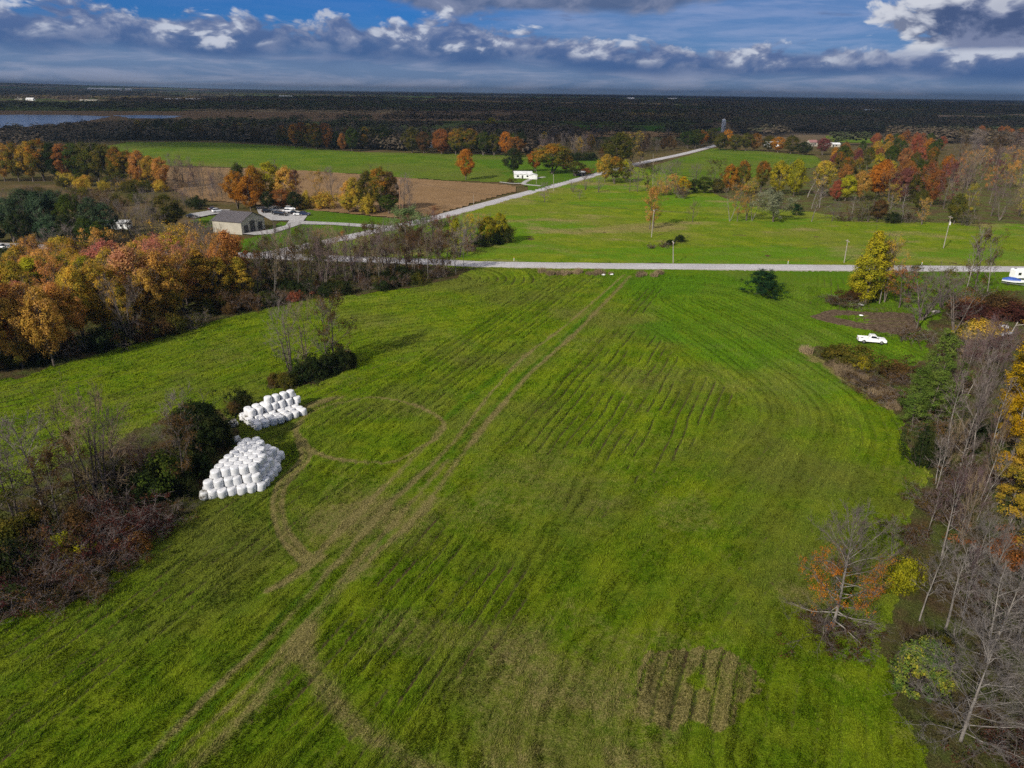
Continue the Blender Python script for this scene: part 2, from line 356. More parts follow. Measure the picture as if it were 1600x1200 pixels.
# ------------------------------------------------------------------ ground materials
def grass_mat(name, cols, zone=True, bump=0.6, s=1.0):
    """cols = deep green, mid green, yellow green, dull olive; zone attribute R dry, G lush, B litter, A soil"""
    mt, g, out = new_mat(name)
    geo = g.node('ShaderNodeNewGeometry'); P = geo.outputs['Position']
    big = g.noise(P, 0.035 * s, 4, 0.55); mid = g.noise(P, 0.22 * s, 4, 0.6); fine = g.noise(P, 1.5 * s, 4, 0.65); vf = g.noise(P, 6.0 * s, 3, 0.6)
    a = g.mix(g.smooth(fine, 0.32, 0.68), cols[0], cols[1])
    a = g.mix(g.math('MULTIPLY', g.smooth(mid, 0.36, 0.70), 0.60), a, cols[2])
    a = g.mix(g.math('MULTIPLY', g.smooth(big, 0.42, 0.66), 0.65), a, cols[3])
    if zone:
        at = g.node('ShaderNodeAttribute', attribute_name='zone'); sp = g.node('ShaderNodeSeparateColor'); g.l.new(at.outputs['Color'], sp.inputs[0])
        R, Gc, B = sp.outputs; A = at.outputs['Alpha']
        rough = lambda v, w=0.5: g.smooth(g.math('ADD', v, g.lin(fine, 0.3, 0.7, -w * 0.5, w * 0.5)), 0.25, 0.75)
        lush = g.mix(fine, (0.046, 0.115, 0.005), (0.085, 0.180, 0.008))
        a = g.mix(g.math('MULTIPLY', rough(Gc), 0.85), a, lush)
        straw = g.mix(g.smooth(vf, 0.3, 0.7), (0.105, 0.084, 0.028), (0.28, 0.22, 0.095))
        a = g.mix(g.math('MULTIPLY', g.smooth(g.math('ADD', R, g.lin(fine, 0.3, 0.7, -0.20, 0.20)), 0.10, 0.85), 0.82), a, straw)
        lit = g.mix(g.smooth(mid, 0.35, 0.65), g.mix(fine, (0.045, 0.033, 0.018), (0.11, 0.075, 0.038)), g.mix(fine, (0.045, 0.062, 0.014), (0.10, 0.115, 0.028)))
        a = g.mix(rough(B), a, lit)
        soil = g.mix(g.smooth(fine, 0.3, 0.7), (0.065, 0.043, 0.028), (0.16, 0.115, 0.075))
        a = g.mix(rough(A, 0.3), a, soil)
    v = g.node('ShaderNodeHueSaturation'); g.l.new(a, v.inputs['Color']); g.l.new(g.math('MULTIPLY', g.lin(vf, 0.25, 0.75, 0.72, 1.25), g.lin(geo.outputs['Random Per Island'], 0, 1, 0.75, 1.25)) if zone else g.lin(vf, 0.25, 0.75, 0.72, 1.25), v.inputs['Value'])
    d = g.node('ShaderNodeBsdfDiffuse'); g.l.new(v.outputs[0], d.inputs[0])
    if bump:
        bp = g.node('ShaderNodeBump'); bp.inputs['Strength'].default_value = bump; bp.inputs['Distance'].default_value = 0.35 / s
        g.l.new(g.math('ADD', fine, g.math('MULTIPLY', vf, 0.5)), bp.inputs['Height']); g.l.new(bp.outputs[0], d.inputs['Normal'])
    g.l.new(d.outputs[0], out.inputs[0]); return mt
GRASS = grass_mat('hayfield_grass', [(0.066, 0.124, 0.004), (0.118, 0.180, 0.007), (0.190, 0.222, 0.011), (0.116, 0.120, 0.026)])
MEADOW = grass_mat('meadow_grass', [(0.066, 0.114, 0.005), (0.106, 0.160, 0.008), (0.175, 0.194, 0.012), (0.130, 0.138, 0.022)], s=0.55)
FAR_GRASS = grass_mat('far_field_grass', [(0.055, 0.105, 0.007), (0.080, 0.138, 0.010), (0.130, 0.165, 0.016), (0.120, 0.125, 0.028)], zone=False, s=0.22)
LAWN = grass_mat('lawn_grass', [(0.045, 0.105, 0.006), (0.065, 0.135, 0.008), (0.090, 0.145, 0.010), (0.080, 0.115, 0.016)], zone=False, s=0.6)
ROUGH = grass_mat('rough_grass', [(0.055, 0.062, 0.016), (0.085, 0.080, 0.022), (0.125, 0.095, 0.035), (0.080, 0.052, 0.028)], zone=False, s=0.4)
FLOOR = grass_mat('woodland_litter', [(0.030, 0.026, 0.012), (0.060, 0.045, 0.022), (0.080, 0.060, 0.020), (0.050, 0.050, 0.016)], zone=False, s=0.6)
STUBBLE = grass_mat('stubble_soil', [(0.17, 0.105, 0.052), (0.23, 0.145, 0.075), (0.27, 0.175, 0.095), (0.20, 0.125, 0.062)], zone=False, s=0.5)
MARSH = grass_mat('marsh_reeds', [(0.10, 0.066, 0.042), (0.14, 0.092, 0.055), (0.17, 0.115, 0.062), (0.12, 0.080, 0.048)], zone=False, s=0.05, bump=0)
STRIPG = grass_mat('far_strip_green', [(0.02, 0.06, 0.008), (0.03, 0.08, 0.01), (0.05, 0.09, 0.014), (0.04, 0.06, 0.016)], zone=False, s=0.05, bump=0)

def base_ground_mat():
    mt, g, out = new_mat('farmland')
    geo = g.node('ShaderNodeNewGeometry'); P = geo.outputs['Position']
    wp = g.node('ShaderNodeVectorMath', operation='ADD'); g.l.new(P, wp.inputs[0])
    nz = g.node('ShaderNodeTexNoise'); g.l.new(P, nz.inputs['Vector']); nz.inputs['Scale'].default_value = 0.004
    sc = g.node('ShaderNodeVectorMath', operation='SCALE'); g.l.new(nz.outputs['Color'], sc.inputs[0]); sc.inputs['Scale'].default_value = 120.0; g.l.new(sc.outputs[0], wp.inputs[1])
    vo = g.node('ShaderNodeTexVoronoi'); g.l.new(g.mapping(wp.outputs[0], rot=(0, 0, 0.35), scale=(1, 0.8, 0)), vo.inputs['Vector']); vo.inputs['Scale'].default_value = 0.0022
    sp = g.node('ShaderNodeSeparateColor'); g.l.new(vo.outputs['Color'], sp.inputs[0])
    f = g.noise(P, 0.05, 5, 0.6); f2 = g.noise(P, 0.6, 4, 0.6)
    c = g.mix(g.smooth(sp.outputs[0], 0.3, 0.7), (0.11, 0.078, 0.052), (0.065, 0.085, 0.028))
    c = g.mix(g.smooth(sp.outputs[1], 0.78, 0.86), c, (0.24, 0.165, 0.11))
    c = g.mix(g.smooth(sp.outputs[2], 0.82, 0.88), c, (0.06, 0.13, 0.018))
    near = g.mix(g.smooth(f, 0.35, 0.65), g.mix(f2, (0.045, 0.045, 0.014), (0.095, 0.080, 0.028)), g.mix(f2, (0.06, 0.04, 0.02), (0.12, 0.085, 0.04)))
    sy = g.node('ShaderNodeSeparateXYZ'); g.l.new(P, sy.inputs[0])
    c = g.mix(g.smooth(sy.outputs[1], 700, 1100), near, c)
    v = g.node('ShaderNodeHueSaturation'); g.l.new(c, v.inputs['Color']); g.l.new(g.lin(f, 0.25, 0.75, 0.75, 1.25), v.inputs['Value'])
    d = g.node('ShaderNodeBsdfDiffuse'); g.l.new(v.outputs[0], d.inputs[0]); g.l.new(d.outputs[0], out.inputs[0]); return mt
BASE = base_ground_mat()

def road_mat(name, a, b, line=False, worn=0.5):
    mt, g, out = new_mat(name); geo = g.node('ShaderNodeNewGeometry'); P = geo.outputs['Position']
    n = g.noise(P, 0.8, 5, 0.6); f = g.noise(P, 7.0, 4, 0.7); l = g.noise(P, 0.06, 4, 0.6)
    at = g.node('ShaderNodeAttribute', attribute_name='across'); t = at.outputs['Fac']     # -1 .. 1 across the road
    ab = g.math('ABSOLUTE', g.math('ADD', t, g.lin(n, 0.3, 0.7, -0.05, 0.05)))
    c = g.mix(g.smooth(n, 0.3, 0.7), a, b)
    c = g.mix(g.math('MULTIPLY', g.smooth(l, 0.4, 0.65), 0.35), c, tuple(v * 0.75 for v in a))
    wheel = g.smooth(g.math('ABSOLUTE', g.math('SUBTRACT', ab, 0.33)), 0.10, 0.04)
    c = g.mix(g.math('MULTIPLY', wheel, 0.22 * worn * 2), c, tuple(v * 0.72 for v in a))
    c = g.mix(g.smooth(ab, 0.70, 0.76), c, g.mix(f, (0.20, 0.175, 0.145), (0.36, 0.325, 0.285)))
    v = g.node('ShaderNodeHueSaturation'); g.l.new(c, v.inputs['Color']); g.l.new(g.lin(f, 0.25, 0.75, 0.85, 1.15), v.inputs['Value'])
    d = g.node('ShaderNodeBsdfPrincipled'); g.l.new(v.outputs[0], d.inputs['Base Color']); d.inputs['Roughness'].default_value = 0.85; d.inputs['Specular IOR Level'].default_value = 0.2
    g.l.new(d.outputs[0], out.inputs[0]); return mt
ROAD = road_mat('old_asphalt', (0.35, 0.335, 0.345), (0.43, 0.415, 0.42))
GRAVEL = road_mat('pale_gravel', (0.28, 0.27, 0.265), (0.38, 0.37, 0.36), worn=0.2)

# ------------------------------------------------------------------ the ground
def grid_mesh(xs, ys, zf, mat, name, keep=None, zone=None):
    X, Y = np.meshgrid(xs, ys); nx, ny = len(xs), len(ys)
    Z = zf(X, Y)
    I = np.arange(nx * ny).reshape(ny, nx)
    Q = np.stack([I[:-1, :-1], I[:-1, 1:], I[1:, 1:], I[1:, :-1]], -1).reshape(-1, 4)
    if keep is not None:
        cx = (X[:-1, :-1] + X[1:, 1:]) / 2; cy = (Y[:-1, :-1] + Y[1:, 1:]) / 2
        Q = Q[keep(cx, cy).ravel()]
    V = np.stack([X, Y, Z], -1).reshape(-1, 3)
    used = np.zeros(len(V), bool); used[Q.ravel()] = True
    mp = np.cumsum(used) - 1
    me = raw_mesh(name, V[used], mp[Q].ravel(), np.full(len(Q), 4), mat, smooth=True)
    if zone is not None:
        z = zone(V[used][:, 0], V[used][:, 1])
        at = me.color_attributes.new('zone', 'FLOAT_COLOR', 'POINT'); at.data.foreach_set('color', z.astype(np.float32).ravel())
    return me

gx = np.concatenate([-np.geomspace(36000, 60, 40), np.linspace(-50, 50, 5), np.geomspace(60, 36000, 40)])
gy = np.concatenate([[-3000, -300, 0], np.geomspace(30, 44000, 60)])
hill_z = lambda X, Y: -0.22 + 95 * np.exp(-((Y - 13000) / 2600.0) ** 2) * sstep(-X, 1500, 9000) * (0.75 + 0.25 * vnoise(X / 1800, Y / 1800, 5)) * (Y > 6000)
link('ground', grid_mesh(gx, gy, lambda X, Y: np.full(X.shape, -0.22), BASE, 'ground'), kind='structure')
hx = np.linspace(-16000, 1500, 120); hy = np.linspace(8000, 18000, 30)
link('hills', grid_mesh(hx, hy, lambda X, Y: hill_z(X, Y) - 0.6, BASE, 'hills'), kind='structure')

ROADA = smooth_line([(-420, 262), (-300, 250), (-172, 237.4), (-100, 229), (-33, 222.5), (0, 219.3), (80, 220.8), (153, 222.8), (320, 227), (520, 233)], 8)
ROADB = smooth_line([(-84, 226), (-72, 243), (-54, 272), (-33, 308), (-1.5, 374), (55, 491), (97, 577), (150, 672), (194, 759), (235, 845), (275, 930)], 8)
def ribbon(name, line, hw, z, mat, kind='structure', crown=0.06):
    P = np.array(line); T = np.gradient(P, axis=0); T /= np.linalg.norm(T, axis=1)[:, None]
    N = np.stack([T[:, 1], -T[:, 0]], 1)
    ts = np.array([-1, -0.74, 0, 0.74, 1.0]); V = []; A = []
    for p, n in zip(P, N):
        w = hw + 0.25 * (vnoise(np.array([p[0] * .3]), np.array([p[1] * .3]), 3)[0] - .5)
        for t in ts: V.append((p[0] + n[0] * t * w, p[1] + n[1] * t * w, z + crown * (1 - t * t) - (0.12 if abs(t) == 1 else 0))); A.append(t)
    k = len(ts); F = []
    for i in range(len(P) - 1):
        for j in range(k - 1): F.append((i * k + j, i * k + j + 1, (i + 1) * k + j + 1, (i + 1) * k + j))
    F = [f[::-1] for f in F]
    me = raw_mesh(name, V, np.array(F).ravel(), np.full(len(F), 4), mat, smooth=True)
    at = me.attributes.new('across', 'FLOAT', 'POINT'); at.data.foreach_set('value', np.array(A, np.float32))
    o = link(name, me, kind=kind); return o
ribbon('road', ROADA, 4.9, 0.10, ROAD)
ribbon('road', ROADB, 4.3, 0.07, ROAD)

# hayfield: the big near field, with wheel tracks, swaths, ruts and rough edges
TRK = G((1010, 405), (985, 432), (480, 900)) ; tdir = np.array(TRK[1]) - np.array(TRK[2]); tdir /= np.linalg.norm(tdir)
tn = np.array([tdir[1], -tdir[0]]); t0 = np.array(TRK[2])
LOOP = smooth_line(G((470, 690), (463, 672), (480, 650), (520, 634), (580, 623), (640, 632), (680, 650), (694, 668), (680, 688), (655, 702)), 5)
LOOP2 = smooth_line(G((470, 690), (492, 708), (530, 719), (580, 724), (620, 722), (655, 702)), 5)
CURL = smooth_line(G((470, 690), (478, 712), (468, 730), (447, 748), (436, 772), (434, 800), (442, 830), (456, 852), (478, 876)), 5)
SWING = smooth_line(G((476, 985), (478, 1020), (500, 1068), (545, 1125), (610, 1172), (690, 1215)), 5)
STUBP = smooth_line(G((500, 873), (470, 893), (440, 915), (420, 924)), 4)
SPUR = smooth_line(G((455, 652), (490, 632), (530, 622)), 4)
LBROWN = smooth_line(G((688, 668), (670, 695), (640, 722), (600, 762), (562, 800), (517, 847), (478, 890)), 4)
RBROWN = smooth_line(G((738, 692), (705, 735), (660, 800), (622, 838), (575, 880), (525, 930), (485, 985), (440, 1045), (373, 1128), (300, 1205)), 4)
RTAN = smooth_line(G((985, 432), (960, 458), (900, 521), (832, 582), (794, 624), (763, 660), (738, 692)), 4)
LTAN = smooth_line(G((975, 430), (940, 461), (877, 515), (820, 559), (775, 607), (745, 645), (712, 688), (660, 742), (606, 792), (560, 846), (500, 912), (430, 990), (330, 1085), (215, 1205)), 4)
MTAN = smooth_line(G((700, 720), (640, 790), (598, 838), (540, 900), (470, 985), (400, 1062), (260, 1205)), 4)
DLUSH = smooth_line(G((815, 563), (763, 600), (725, 630), (698, 656)), 4)
GLUSH = smooth_line(G((960, 445), (905, 508), (850, 560), (800, 606), (752, 660), (700, 712), (633, 762), (585, 812), (520, 890), (455, 950), (395, 1015), (310, 1100), (222, 1195)), 4)
GLUSH2 = smooth_line(G((610, 830), (560, 890), (470, 975), (400, 1045), (280, 1160), (235, 1210)), 4)
LW = G((-260, 660), (0, 594), (150, 556), (330, 503), (480, 470), (640, 452), (716, 434), (745, 421), (640, 412), (480, 405), (160, 396), (-300, 392))
LB = G((-160, 1030), (0, 968), (130, 930), (205, 842), (320, 792), (366, 700), (372, 668), (340, 640), (280, 645), (190, 690), (60, 745), (-160, 830))
CL = G((420, 606), (470, 608), (556, 574), (552, 548), (470, 570), (420, 590))
RT = G((1800, 1300), (1470, 1260), (1420, 1120), (1380, 980), (1415, 860), (1440, 740), (1412, 660), (1350, 600), (1262, 548), (1280, 540), (1400, 580), (1448, 560), (1452, 505), (1490, 470), (1560, 455), (1800, 450))
PLOT = G((1266, 493), (1300, 483), (1350, 486), (1425, 489), (1440, 515), (1412, 524), (1330, 510), (1280, 499))
PLOT_IN = G((1298, 493), (1345, 490), (1420, 499), (1412, 513), (1340, 503))
TAN = G((1010, 1022), (1050, 1016), (1130, 1014), (1172, 1060), (1168, 1098), (1110, 1140), (1050, 1150), (1005, 1130), (985, 1075))
EDGE_WEED = smooth_line(G((1258, 548), (1300, 575), (1350, 612), (1400, 640)), 4)
def field_zone(x, y, full=False):
    wx = x + 4.5 * (fbm(x * .22, y * .22, 41, 4, .6) - .5); wy = y + 4.5 * (fbm(x * .22, y * .22, 57, 4, .6) - .5)
    off = (x - t0[0]) * tn[0] + (y - t0[1]) * tn[1] + 0.5 * (fbm(x * .12, y * .12, 8, 2) - .5)    # metres right of the track centre
    al = (x - t0[0]) * tdir[0] + (y - t0[1]) * tdir[1]
    brk = fbm(x * .15, y * .15, 77, 3)
    jx = x + .5 * (fbm(x * .5, y * .5, 141, 3) - .5); jy = y + .5 * (fbm(x * .5, y * .5, 157, 3) - .5)
    ln = lambda L, w: np.exp(-(d_line(jx, jy, L) / w) ** 2)
    wide = 1 + .9 * sstep(70 - y, 0, 25)
    dry_dim = .58 * ln(LBROWN, .45) * (.45 + brk) + .60 * ln(RBROWN, .50 * wide) * (.4 + brk) + .80 * ln(RTAN, .62) * (.5 + brk) + .72 * ln(LTAN, .42) * (.45 + brk) + .55 * ln(MTAN, .36) * (.4 + brk)
    lush = .55 * ln(GLUSH, .75) + .55 * ln(GLUSH2, .7) + .6 * ln(DLUSH, 1.3)
    band = np.clip(1 - d_line(x, y, GLUSH) / 4.5, 0, 1)
    loop = np.minimum(d_line(jx, jy, LOOP), d_line(jx, jy, LOOP2))
    curl = d_line(x, y, CURL); swing = d_line(jx, jy, SWING)
    dry_dim = dry_dim + .78 * np.exp(-(loop / .45) ** 2) * (.5 + brk) + .75 * np.exp(-((curl - .62) / .30) ** 2) * (.5 + brk) + .40 * np.exp(-(curl / .7) ** 2)
    dry_dim = dry_dim + .62 * np.exp(-(swing / 1.15) ** 2) * (.4 + brk) + 1.0 * np.exp(-(d_line(x, y, SPUR) / .9) ** 2) + 1.0 * np.exp(-(d_line(x, y, STUBP) / .5) ** 2)
    lush = lush + .5 * np.exp(-((curl - 1.2) / .3) ** 2)
    dry_dim = dry_dim + .34 * sstep(fbm(x * .05, y * .05, 91, 5, .6), .50, .68) * sstep(125 - y, 0, 45) * (.2 + brk) * (x > -25)
    dry_dim = dry_dim + .26 * sstep(fbm(x * .09, y * .09, 93, 5, .6), .56, .70) + .08 * sstep(115 - y, 0, 45)  # the ramp towards the viewer puts foreground dimming into the grass colour
    tan = in_poly(wx, wy, TAN)
    rows = .5 + .5 * np.sin(off * 1.7 + 3 * fbm(x * .3, y * .3, 71, 2))
    tan = tan * sstep(fbm(x * .22, y * .22, 72, 4, .6) + .28 * rows + .25 * np.clip(1 - np.hypot(x - 20.5, y - 55.5) / 6.5, -1, 1), .30, .46)
    dry_dim = dry_dim + tan * (0.42 + 0.55 * brk)
    edge = np.exp(-(d_line(wx, wy, EDGE_WEED) / 1.5) ** 2); dry_dim = dry_dim + edge
    lush = lush + 0.40 * sstep(fbm(x * .045, y * .045, 23, 4), .50, .70) * sstep(x, -5, 20) + .55 * sstep(x + .25 * y, 62, 80) * sstep(y, 110, 140)
    litter = (in_poly(wx, wy, LW) | in_poly(wx, wy, LB) | in_poly(wx, wy, CL) | in_poly(wx, wy, RT)).astype(float)
    dry_dim = dry_dim + .45 * sstep(4.0 - np.hypot(x - 30.9, y - 61.5) + 5 * (fbm(x * .3, y * .3, 61, 4) - .5), 0, 4)
    plot = in_poly(x * .7 + wx * .3, y * .7 + wy * .3, PLOT); pin = in_poly(x * .7 + wx * .3, y * .7 + wy * .3, PLOT_IN)
    soil = plot * (1 - .80 * pin * sstep(85 - x + 6 * (brk - .5), -3, 3) - .45 * pin * (.5 + .5 * np.sin(((x * -.13 + y) * 2.2)))); dry_dim = dry_dim + .55 * pin * sstep(x - 84, 0, 4)
    return off, al, dry_dim, lush, litter, soil, tan, loop, curl, swing
WEDGE = G((0, 594), (150, 556), (330, 503), (480, 470), (640, 452), (716, 434))
RB = smooth_line(G((1210, 1200), (1240, 1010), (1330, 860), (1385, 750), (1400, 690), (1370, 630), (1300, 580), (1200, 520), (1100, 470)), 4)
def rows_at(x, y, off, al):
    """across / along coordinates of the mowing: by the wood on the far left, round the right-hand margin, else along the track"""
    dw = d_line(x, y, WEDGE); dr = d_line(x, y, RB)
    kl = sstep(-off + 6 * (fbm(x * .05, y * .05, 88, 2) - .5), 20, 26) > .5; kr = ((34 - dr + 6 * (fbm(x * .05, y * .05, 89, 2) - .5)) > 8) & (off > 12)
    u = np.where(kl, dw * .68, np.where(kr, dr * .9, off)); v = np.where(kl, (x + y) * .707, np.where(kr, y + .3 * x, al))
    u = u + .45 * (fbm(x * .12, y * .12, 3, 3) - .5)
    prof = .5 + .5 * np.cos(2 * np.pi * u / 1.75)                          # one swath every 1.75 m
    groove = np.clip(1.25 - np.abs(((u / 1.75) % 1) - .5) / .14, 0, 1)
    streak = fbm(u * 1.9, v * .42, 2, 3, .6)                                # clumps drawn out along the rows
    gm = sstep(fbm(x * .05 + 3, y * .05, 19, 3), .22, .42) * (1 - sstep(8 - np.abs(off), 0, 3.5) * .9) * sstep(fbm(u * .57, v * .13, 29, 3, .6), .28, .46) * np.where(kr, .55, 1.0); gm = np.where(kl, np.maximum(gm, .85 * sstep(fbm(u * .57, v * .10, 28, 3, .6), .28, .46)), gm)
    gm = gm * sstep(road_y(x) - 4.4 - y, 3, 14)
    return prof, groove * gm, streak, np.where((np.floor(u / 1.75 / 2) % 2) > .5, 1.0, -1.0)
def field_height(X, Y, pre=None):
    sh = X.shape; x = X.ravel(); y = Y.ravel()
    off, al, dry_dim, lush, litter, soil, tan, loop, curl, swing = pre or field_zone(x, y)
    rough = 1 - .55 * np.clip(dry_dim - tan, 0, 1)
    prof, groove, streak, _ = rows_at(x, y, off, al)
    z = 0.10 + 0.10 * (fbm(x * .9, y * .9, 1, 4, .6) - .5) * rough + 0.20 * (streak - .5) * rough + .05 * (prof - .5) - np.where(off < 14, .55, .36) * groove * rough
    rut = rut_at(x, y, off) * tan
    z = z + .16 * tan * (fbm(x * 2, y * 2, 66, 2)) - .30 * rut
    z = z - .06 * np.exp(-((curl - .75) / .2) ** 2)
    z = z * (1 - .6 * np.clip(litter, 0, 1)) + .10 * np.clip(soil, 0, 1) * (np.sin(((x * -.2 + y) * 4.5)) * .5)
    z = z + .5 * (fbm(x * .012, y * .012, 31, 2) - .5)
    return np.maximum(z, -0.18).reshape(sh)
def rut_at(x, y, off): return np.clip(1.3 - np.abs((((off + .5 * (fbm(x * .3, y * .3, 6, 2) - .5)) / 1.55) % 1) - .5) / .11, 0, 1)
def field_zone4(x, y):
    off, al, dry_dim, lush, litter, soil, tan, loop, curl, swing = field_zone(x, y)
    rt = rut_at(x, y, off) * sstep(tan, .05, .3); dry_dim = dry_dim * (1 - rt)
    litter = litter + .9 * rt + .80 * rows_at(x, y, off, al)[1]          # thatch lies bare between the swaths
    return np.stack([np.clip(dry_dim, 0, 1), np.clip(lush, 0, 1), np.clip(litter, 0, 1), np.clip(soil, 0, 1)], -1)
def road_y(x): P = np.array(ROADA); return np.interp(x, P[:, 0], P[:, 1])
def near_keep(cx, cy): return (cy < road_y(cx) - 4.4) & (np.abs(cx) < 0.80 * cy + 22)
fy = [34.0]
while fy[-1] < 236: fy.append(fy[-1] + 0.16 + 0.0022 * (fy[-1] - 34))
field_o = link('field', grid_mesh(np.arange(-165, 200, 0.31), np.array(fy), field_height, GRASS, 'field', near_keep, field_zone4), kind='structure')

# blades standing on the hayfield (nobody could count them)
def build_blades():
    rg = np.random.default_rng(5); N = 1400000
    r = np.exp(rg.uniform(np.log(38), np.log(215), N)); a = rg.uniform(-0.82, 0.82, N)
    x = r * np.sin(a); y = r * np.cos(a)
    k = near_keep(x, y) & (y > 36); x, y, r = x[k], y[k], r[k]
    pre = field_zone(x, y); off, al, dry_dim, lush, litter, soil, tanm, loop, curl, swing = pre
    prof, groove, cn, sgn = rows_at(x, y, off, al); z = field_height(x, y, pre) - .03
    zc = np.stack([np.clip(v, 0, 1) for v in (dry_dim, lush, litter, soil)], -1)
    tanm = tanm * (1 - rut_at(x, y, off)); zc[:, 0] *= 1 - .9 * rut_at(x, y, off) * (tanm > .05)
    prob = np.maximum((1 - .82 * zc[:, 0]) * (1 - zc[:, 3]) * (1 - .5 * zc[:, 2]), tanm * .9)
    prob = prob * (.55 + .45 * sstep(cn, .38, .58)) * (1 - .9 * groove)
    k = rg.random(len(x)) < prob; x, y, r, zc, cn, z, prof, sgn = x[k], y[k], r[k], zc[k], cn[k], z[k], prof[k], sgn[k]
    n = len(x); h = (.10 + .13 * sstep(cn, .38, .62) + .05 * prof) * rg.uniform(.6, 1.35, n) * (0.75 + .25 * r / 90); w = rg.uniform(.025, .055, n) * (.5 + .5 * r / 60)
    sw = 1.15 + 1.6 * (fbm(x * .16, y * .16, 211, 3) - .5) + np.where(sgn > 0, 0, np.pi); ln_ = .08 + .14 * fbm(x * .4, y * .4, 213, 2)
    lean = rg.normal(0, .08, (n, 2)) + np.stack([np.cos(sw) * ln_, np.sin(sw) * ln_], -1); th = rg.uniform(0, np.pi, n)
    dx = np.cos(th) * w; dy = np.sin(th) * w
    V = np.stack([np.stack([x - dx, y - dy, z], -1), np.stack([x + dx, y + dy, z], -1), np.stack([x + lean[:, 0], y + lean[:, 1], z + h], -1)], 1).reshape(-1, 3)
    me = raw_mesh('grass', V, np.arange(3 * n), np.full(n, 3), GRASS)
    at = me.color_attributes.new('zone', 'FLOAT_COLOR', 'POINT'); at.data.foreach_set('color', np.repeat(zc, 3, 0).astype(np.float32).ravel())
    link('grass', me, kind='stuff', label='long green and straw coloured grass covering the hayfield', cat='grass')
build_blades()

def poly_sheet(name, pts, z, mat, res=None, amp=0.0, kind='structure', wob=0.0, zone=None):
    P = pts; xs = [p[0] for p in P]; ys = [p[1] for p in P]
    if res is None:
        me = bpy.data.meshes.new(name); me.from_pydata([(x, y, z) for x, y in P], [], [tuple(range(len(P)))])
        import bmesh
        bm = bmesh.new(); bm.from_mesh(me); bmesh.ops.recalc_face_normals(bm, faces=bm.faces)
        if bm.faces[:][0].normal.z < 0: bmesh.ops.reverse_faces(bm, faces=bm.faces)
        bmesh.ops.triangulate(bm, faces=bm.faces); bm.to_mesh(me); bm.free(); me.materials.append(mat)
    else:
        kf = lambda cx, cy: in_poly(cx + wob * (fbm(cx * .05, cy * .05, 4, 3) - .5), cy + wob * (fbm(cx * .05, cy * .05, 9, 3) - .5), P)
        zf = lambda X, Y: z + amp * (fbm(X / (res * 6), Y / (res * 6), 12, 4) - .5) + .9 * amp * (fbm(X / (res * 2), Y / (res * 2), 13, 3, .6) - .5)
        me = grid_mesh(np.arange(min(xs) - res, max(xs) + res, res), np.arange(min(ys) - res, max(ys) + res, res), zf, mat, name, kf, zone)
    return link(name, me, kind=kind)
def left_of(P, off): return [(x + off[0], y + off[1]) for x, y in P]
RB_R = [(x + 3.2, y - 1.8) for x, y in ROADB if y > 232 and y < 800]
FOREST_F = G((1110, 300), (1180, 322), (1290, 335), (1400, 345), (1480, 348), (1640, 352), (1900, 350), (1900, 250), (1700, 205), (1500, 205), (1300, 228), (1262, 250), (1180, 272), (1120, 282))
def meadow_zone(x, y):
    wx = x + 6 * (fbm(x * .08, y * .08, 41, 3) - .5); wy = y + 6 * (fbm(x * .08, y * .08, 57, 3) - .5)
    R = np.clip(0.50 * sstep(fbm(x * .03, y * .06, 14, 4, .6), .48, .70) + .25 * sstep(fbm(x * .12, y * .2, 16, 3), .5, .7), 0, 1)
    Gr = .60 * sstep(fbm(x * .018, y * .045, 15, 5, .6), .46, .62)
    B = in_poly(wx, wy, FOREST_F).astype(float)
    return np.stack([R, Gr, B, 0 * x], -1)
MEAD = [(x, y + 4.3) for x, y in ROADA if -60 < x < 330] + G((1900, 345), (1900, 255), (1300, 250), (1262, 256), (1180, 276), (1060, 268), (1000, 262)) + [(x + 2.6, y - 1.4) for x, y in reversed(ROADB) if 245 < y < 560]
poly_sheet('meadow', MEAD, 0.0, MEADOW, res=1.1, amp=0.5, zone=meadow_zone)
poly_sheet('upper_field', G((1010, 263), (1085, 240), (1112, 232), (1180, 236), (1275, 244), (1290, 258), (1180, 278), (1100, 280), (1050, 272)), 0.25, FAR_GRASS, res=3, amp=0.3)
poly_sheet('far_field', G((150, 232), (200, 222), (330, 222), (460, 229), (560, 238), (700, 240), (830, 243), (925, 247), (925, 266), (880, 268), (812, 286), (640, 279), (500, 268), (400, 263), (250, 258), (180, 245)), 0.06, FAR_GRASS, res=4, amp=0.4, wob=8)
poly_sheet('stubble_field', G((240, 262), (400, 263), (500, 268), (640, 279), (790, 289), (806, 293), (800, 300), (690, 333), (648, 342), (500, 330), (380, 318), (300, 312), (250, 285)), 0.12, STUBBLE, res=2.5, amp=0.25, wob=4)
poly_sheet('lawn', G((395, 372), (440, 347), (480, 349), (600, 356), (590, 364), (520, 377), (440, 392), (390, 398), (330, 400), (300, 380)), 0.05, LAWN, res=1.0, amp=0.12)
poly_sheet('lawn', G((478, 327), (520, 332), (640, 344), (618, 354), (560, 351), (480, 345), (468, 338)), 0.05, LAWN, res=1.0, amp=0.12)
poly_sheet('lawn', G((296, 345), (330, 337), (352, 337), (345, 352), (320, 356)), 0.05, LAWN, res=1.0, amp=0.1)
poly_sheet('lawn', G((740, 250), (930, 247), (960, 256), (925, 271), (830, 299), (812, 286), (790, 275)), 0.16, LAWN, res=2, amp=0.2, wob=3)
poly_sheet('lawn', G((0, 405), (60, 398), (120, 402), (60, 430), (0, 440)), 0.16, LAWN, res=1.0, amp=0.1)
LOT = G((378, 366), (400, 368), (425, 366), (450, 358), (470, 351), (520, 352), (600, 358), (606, 353), (540, 349), (474, 346), (480, 338), (470, 331), (430, 322), (400, 324), (404, 334), (424, 345), (430, 345), (452, 345), (446, 353), (424, 359))
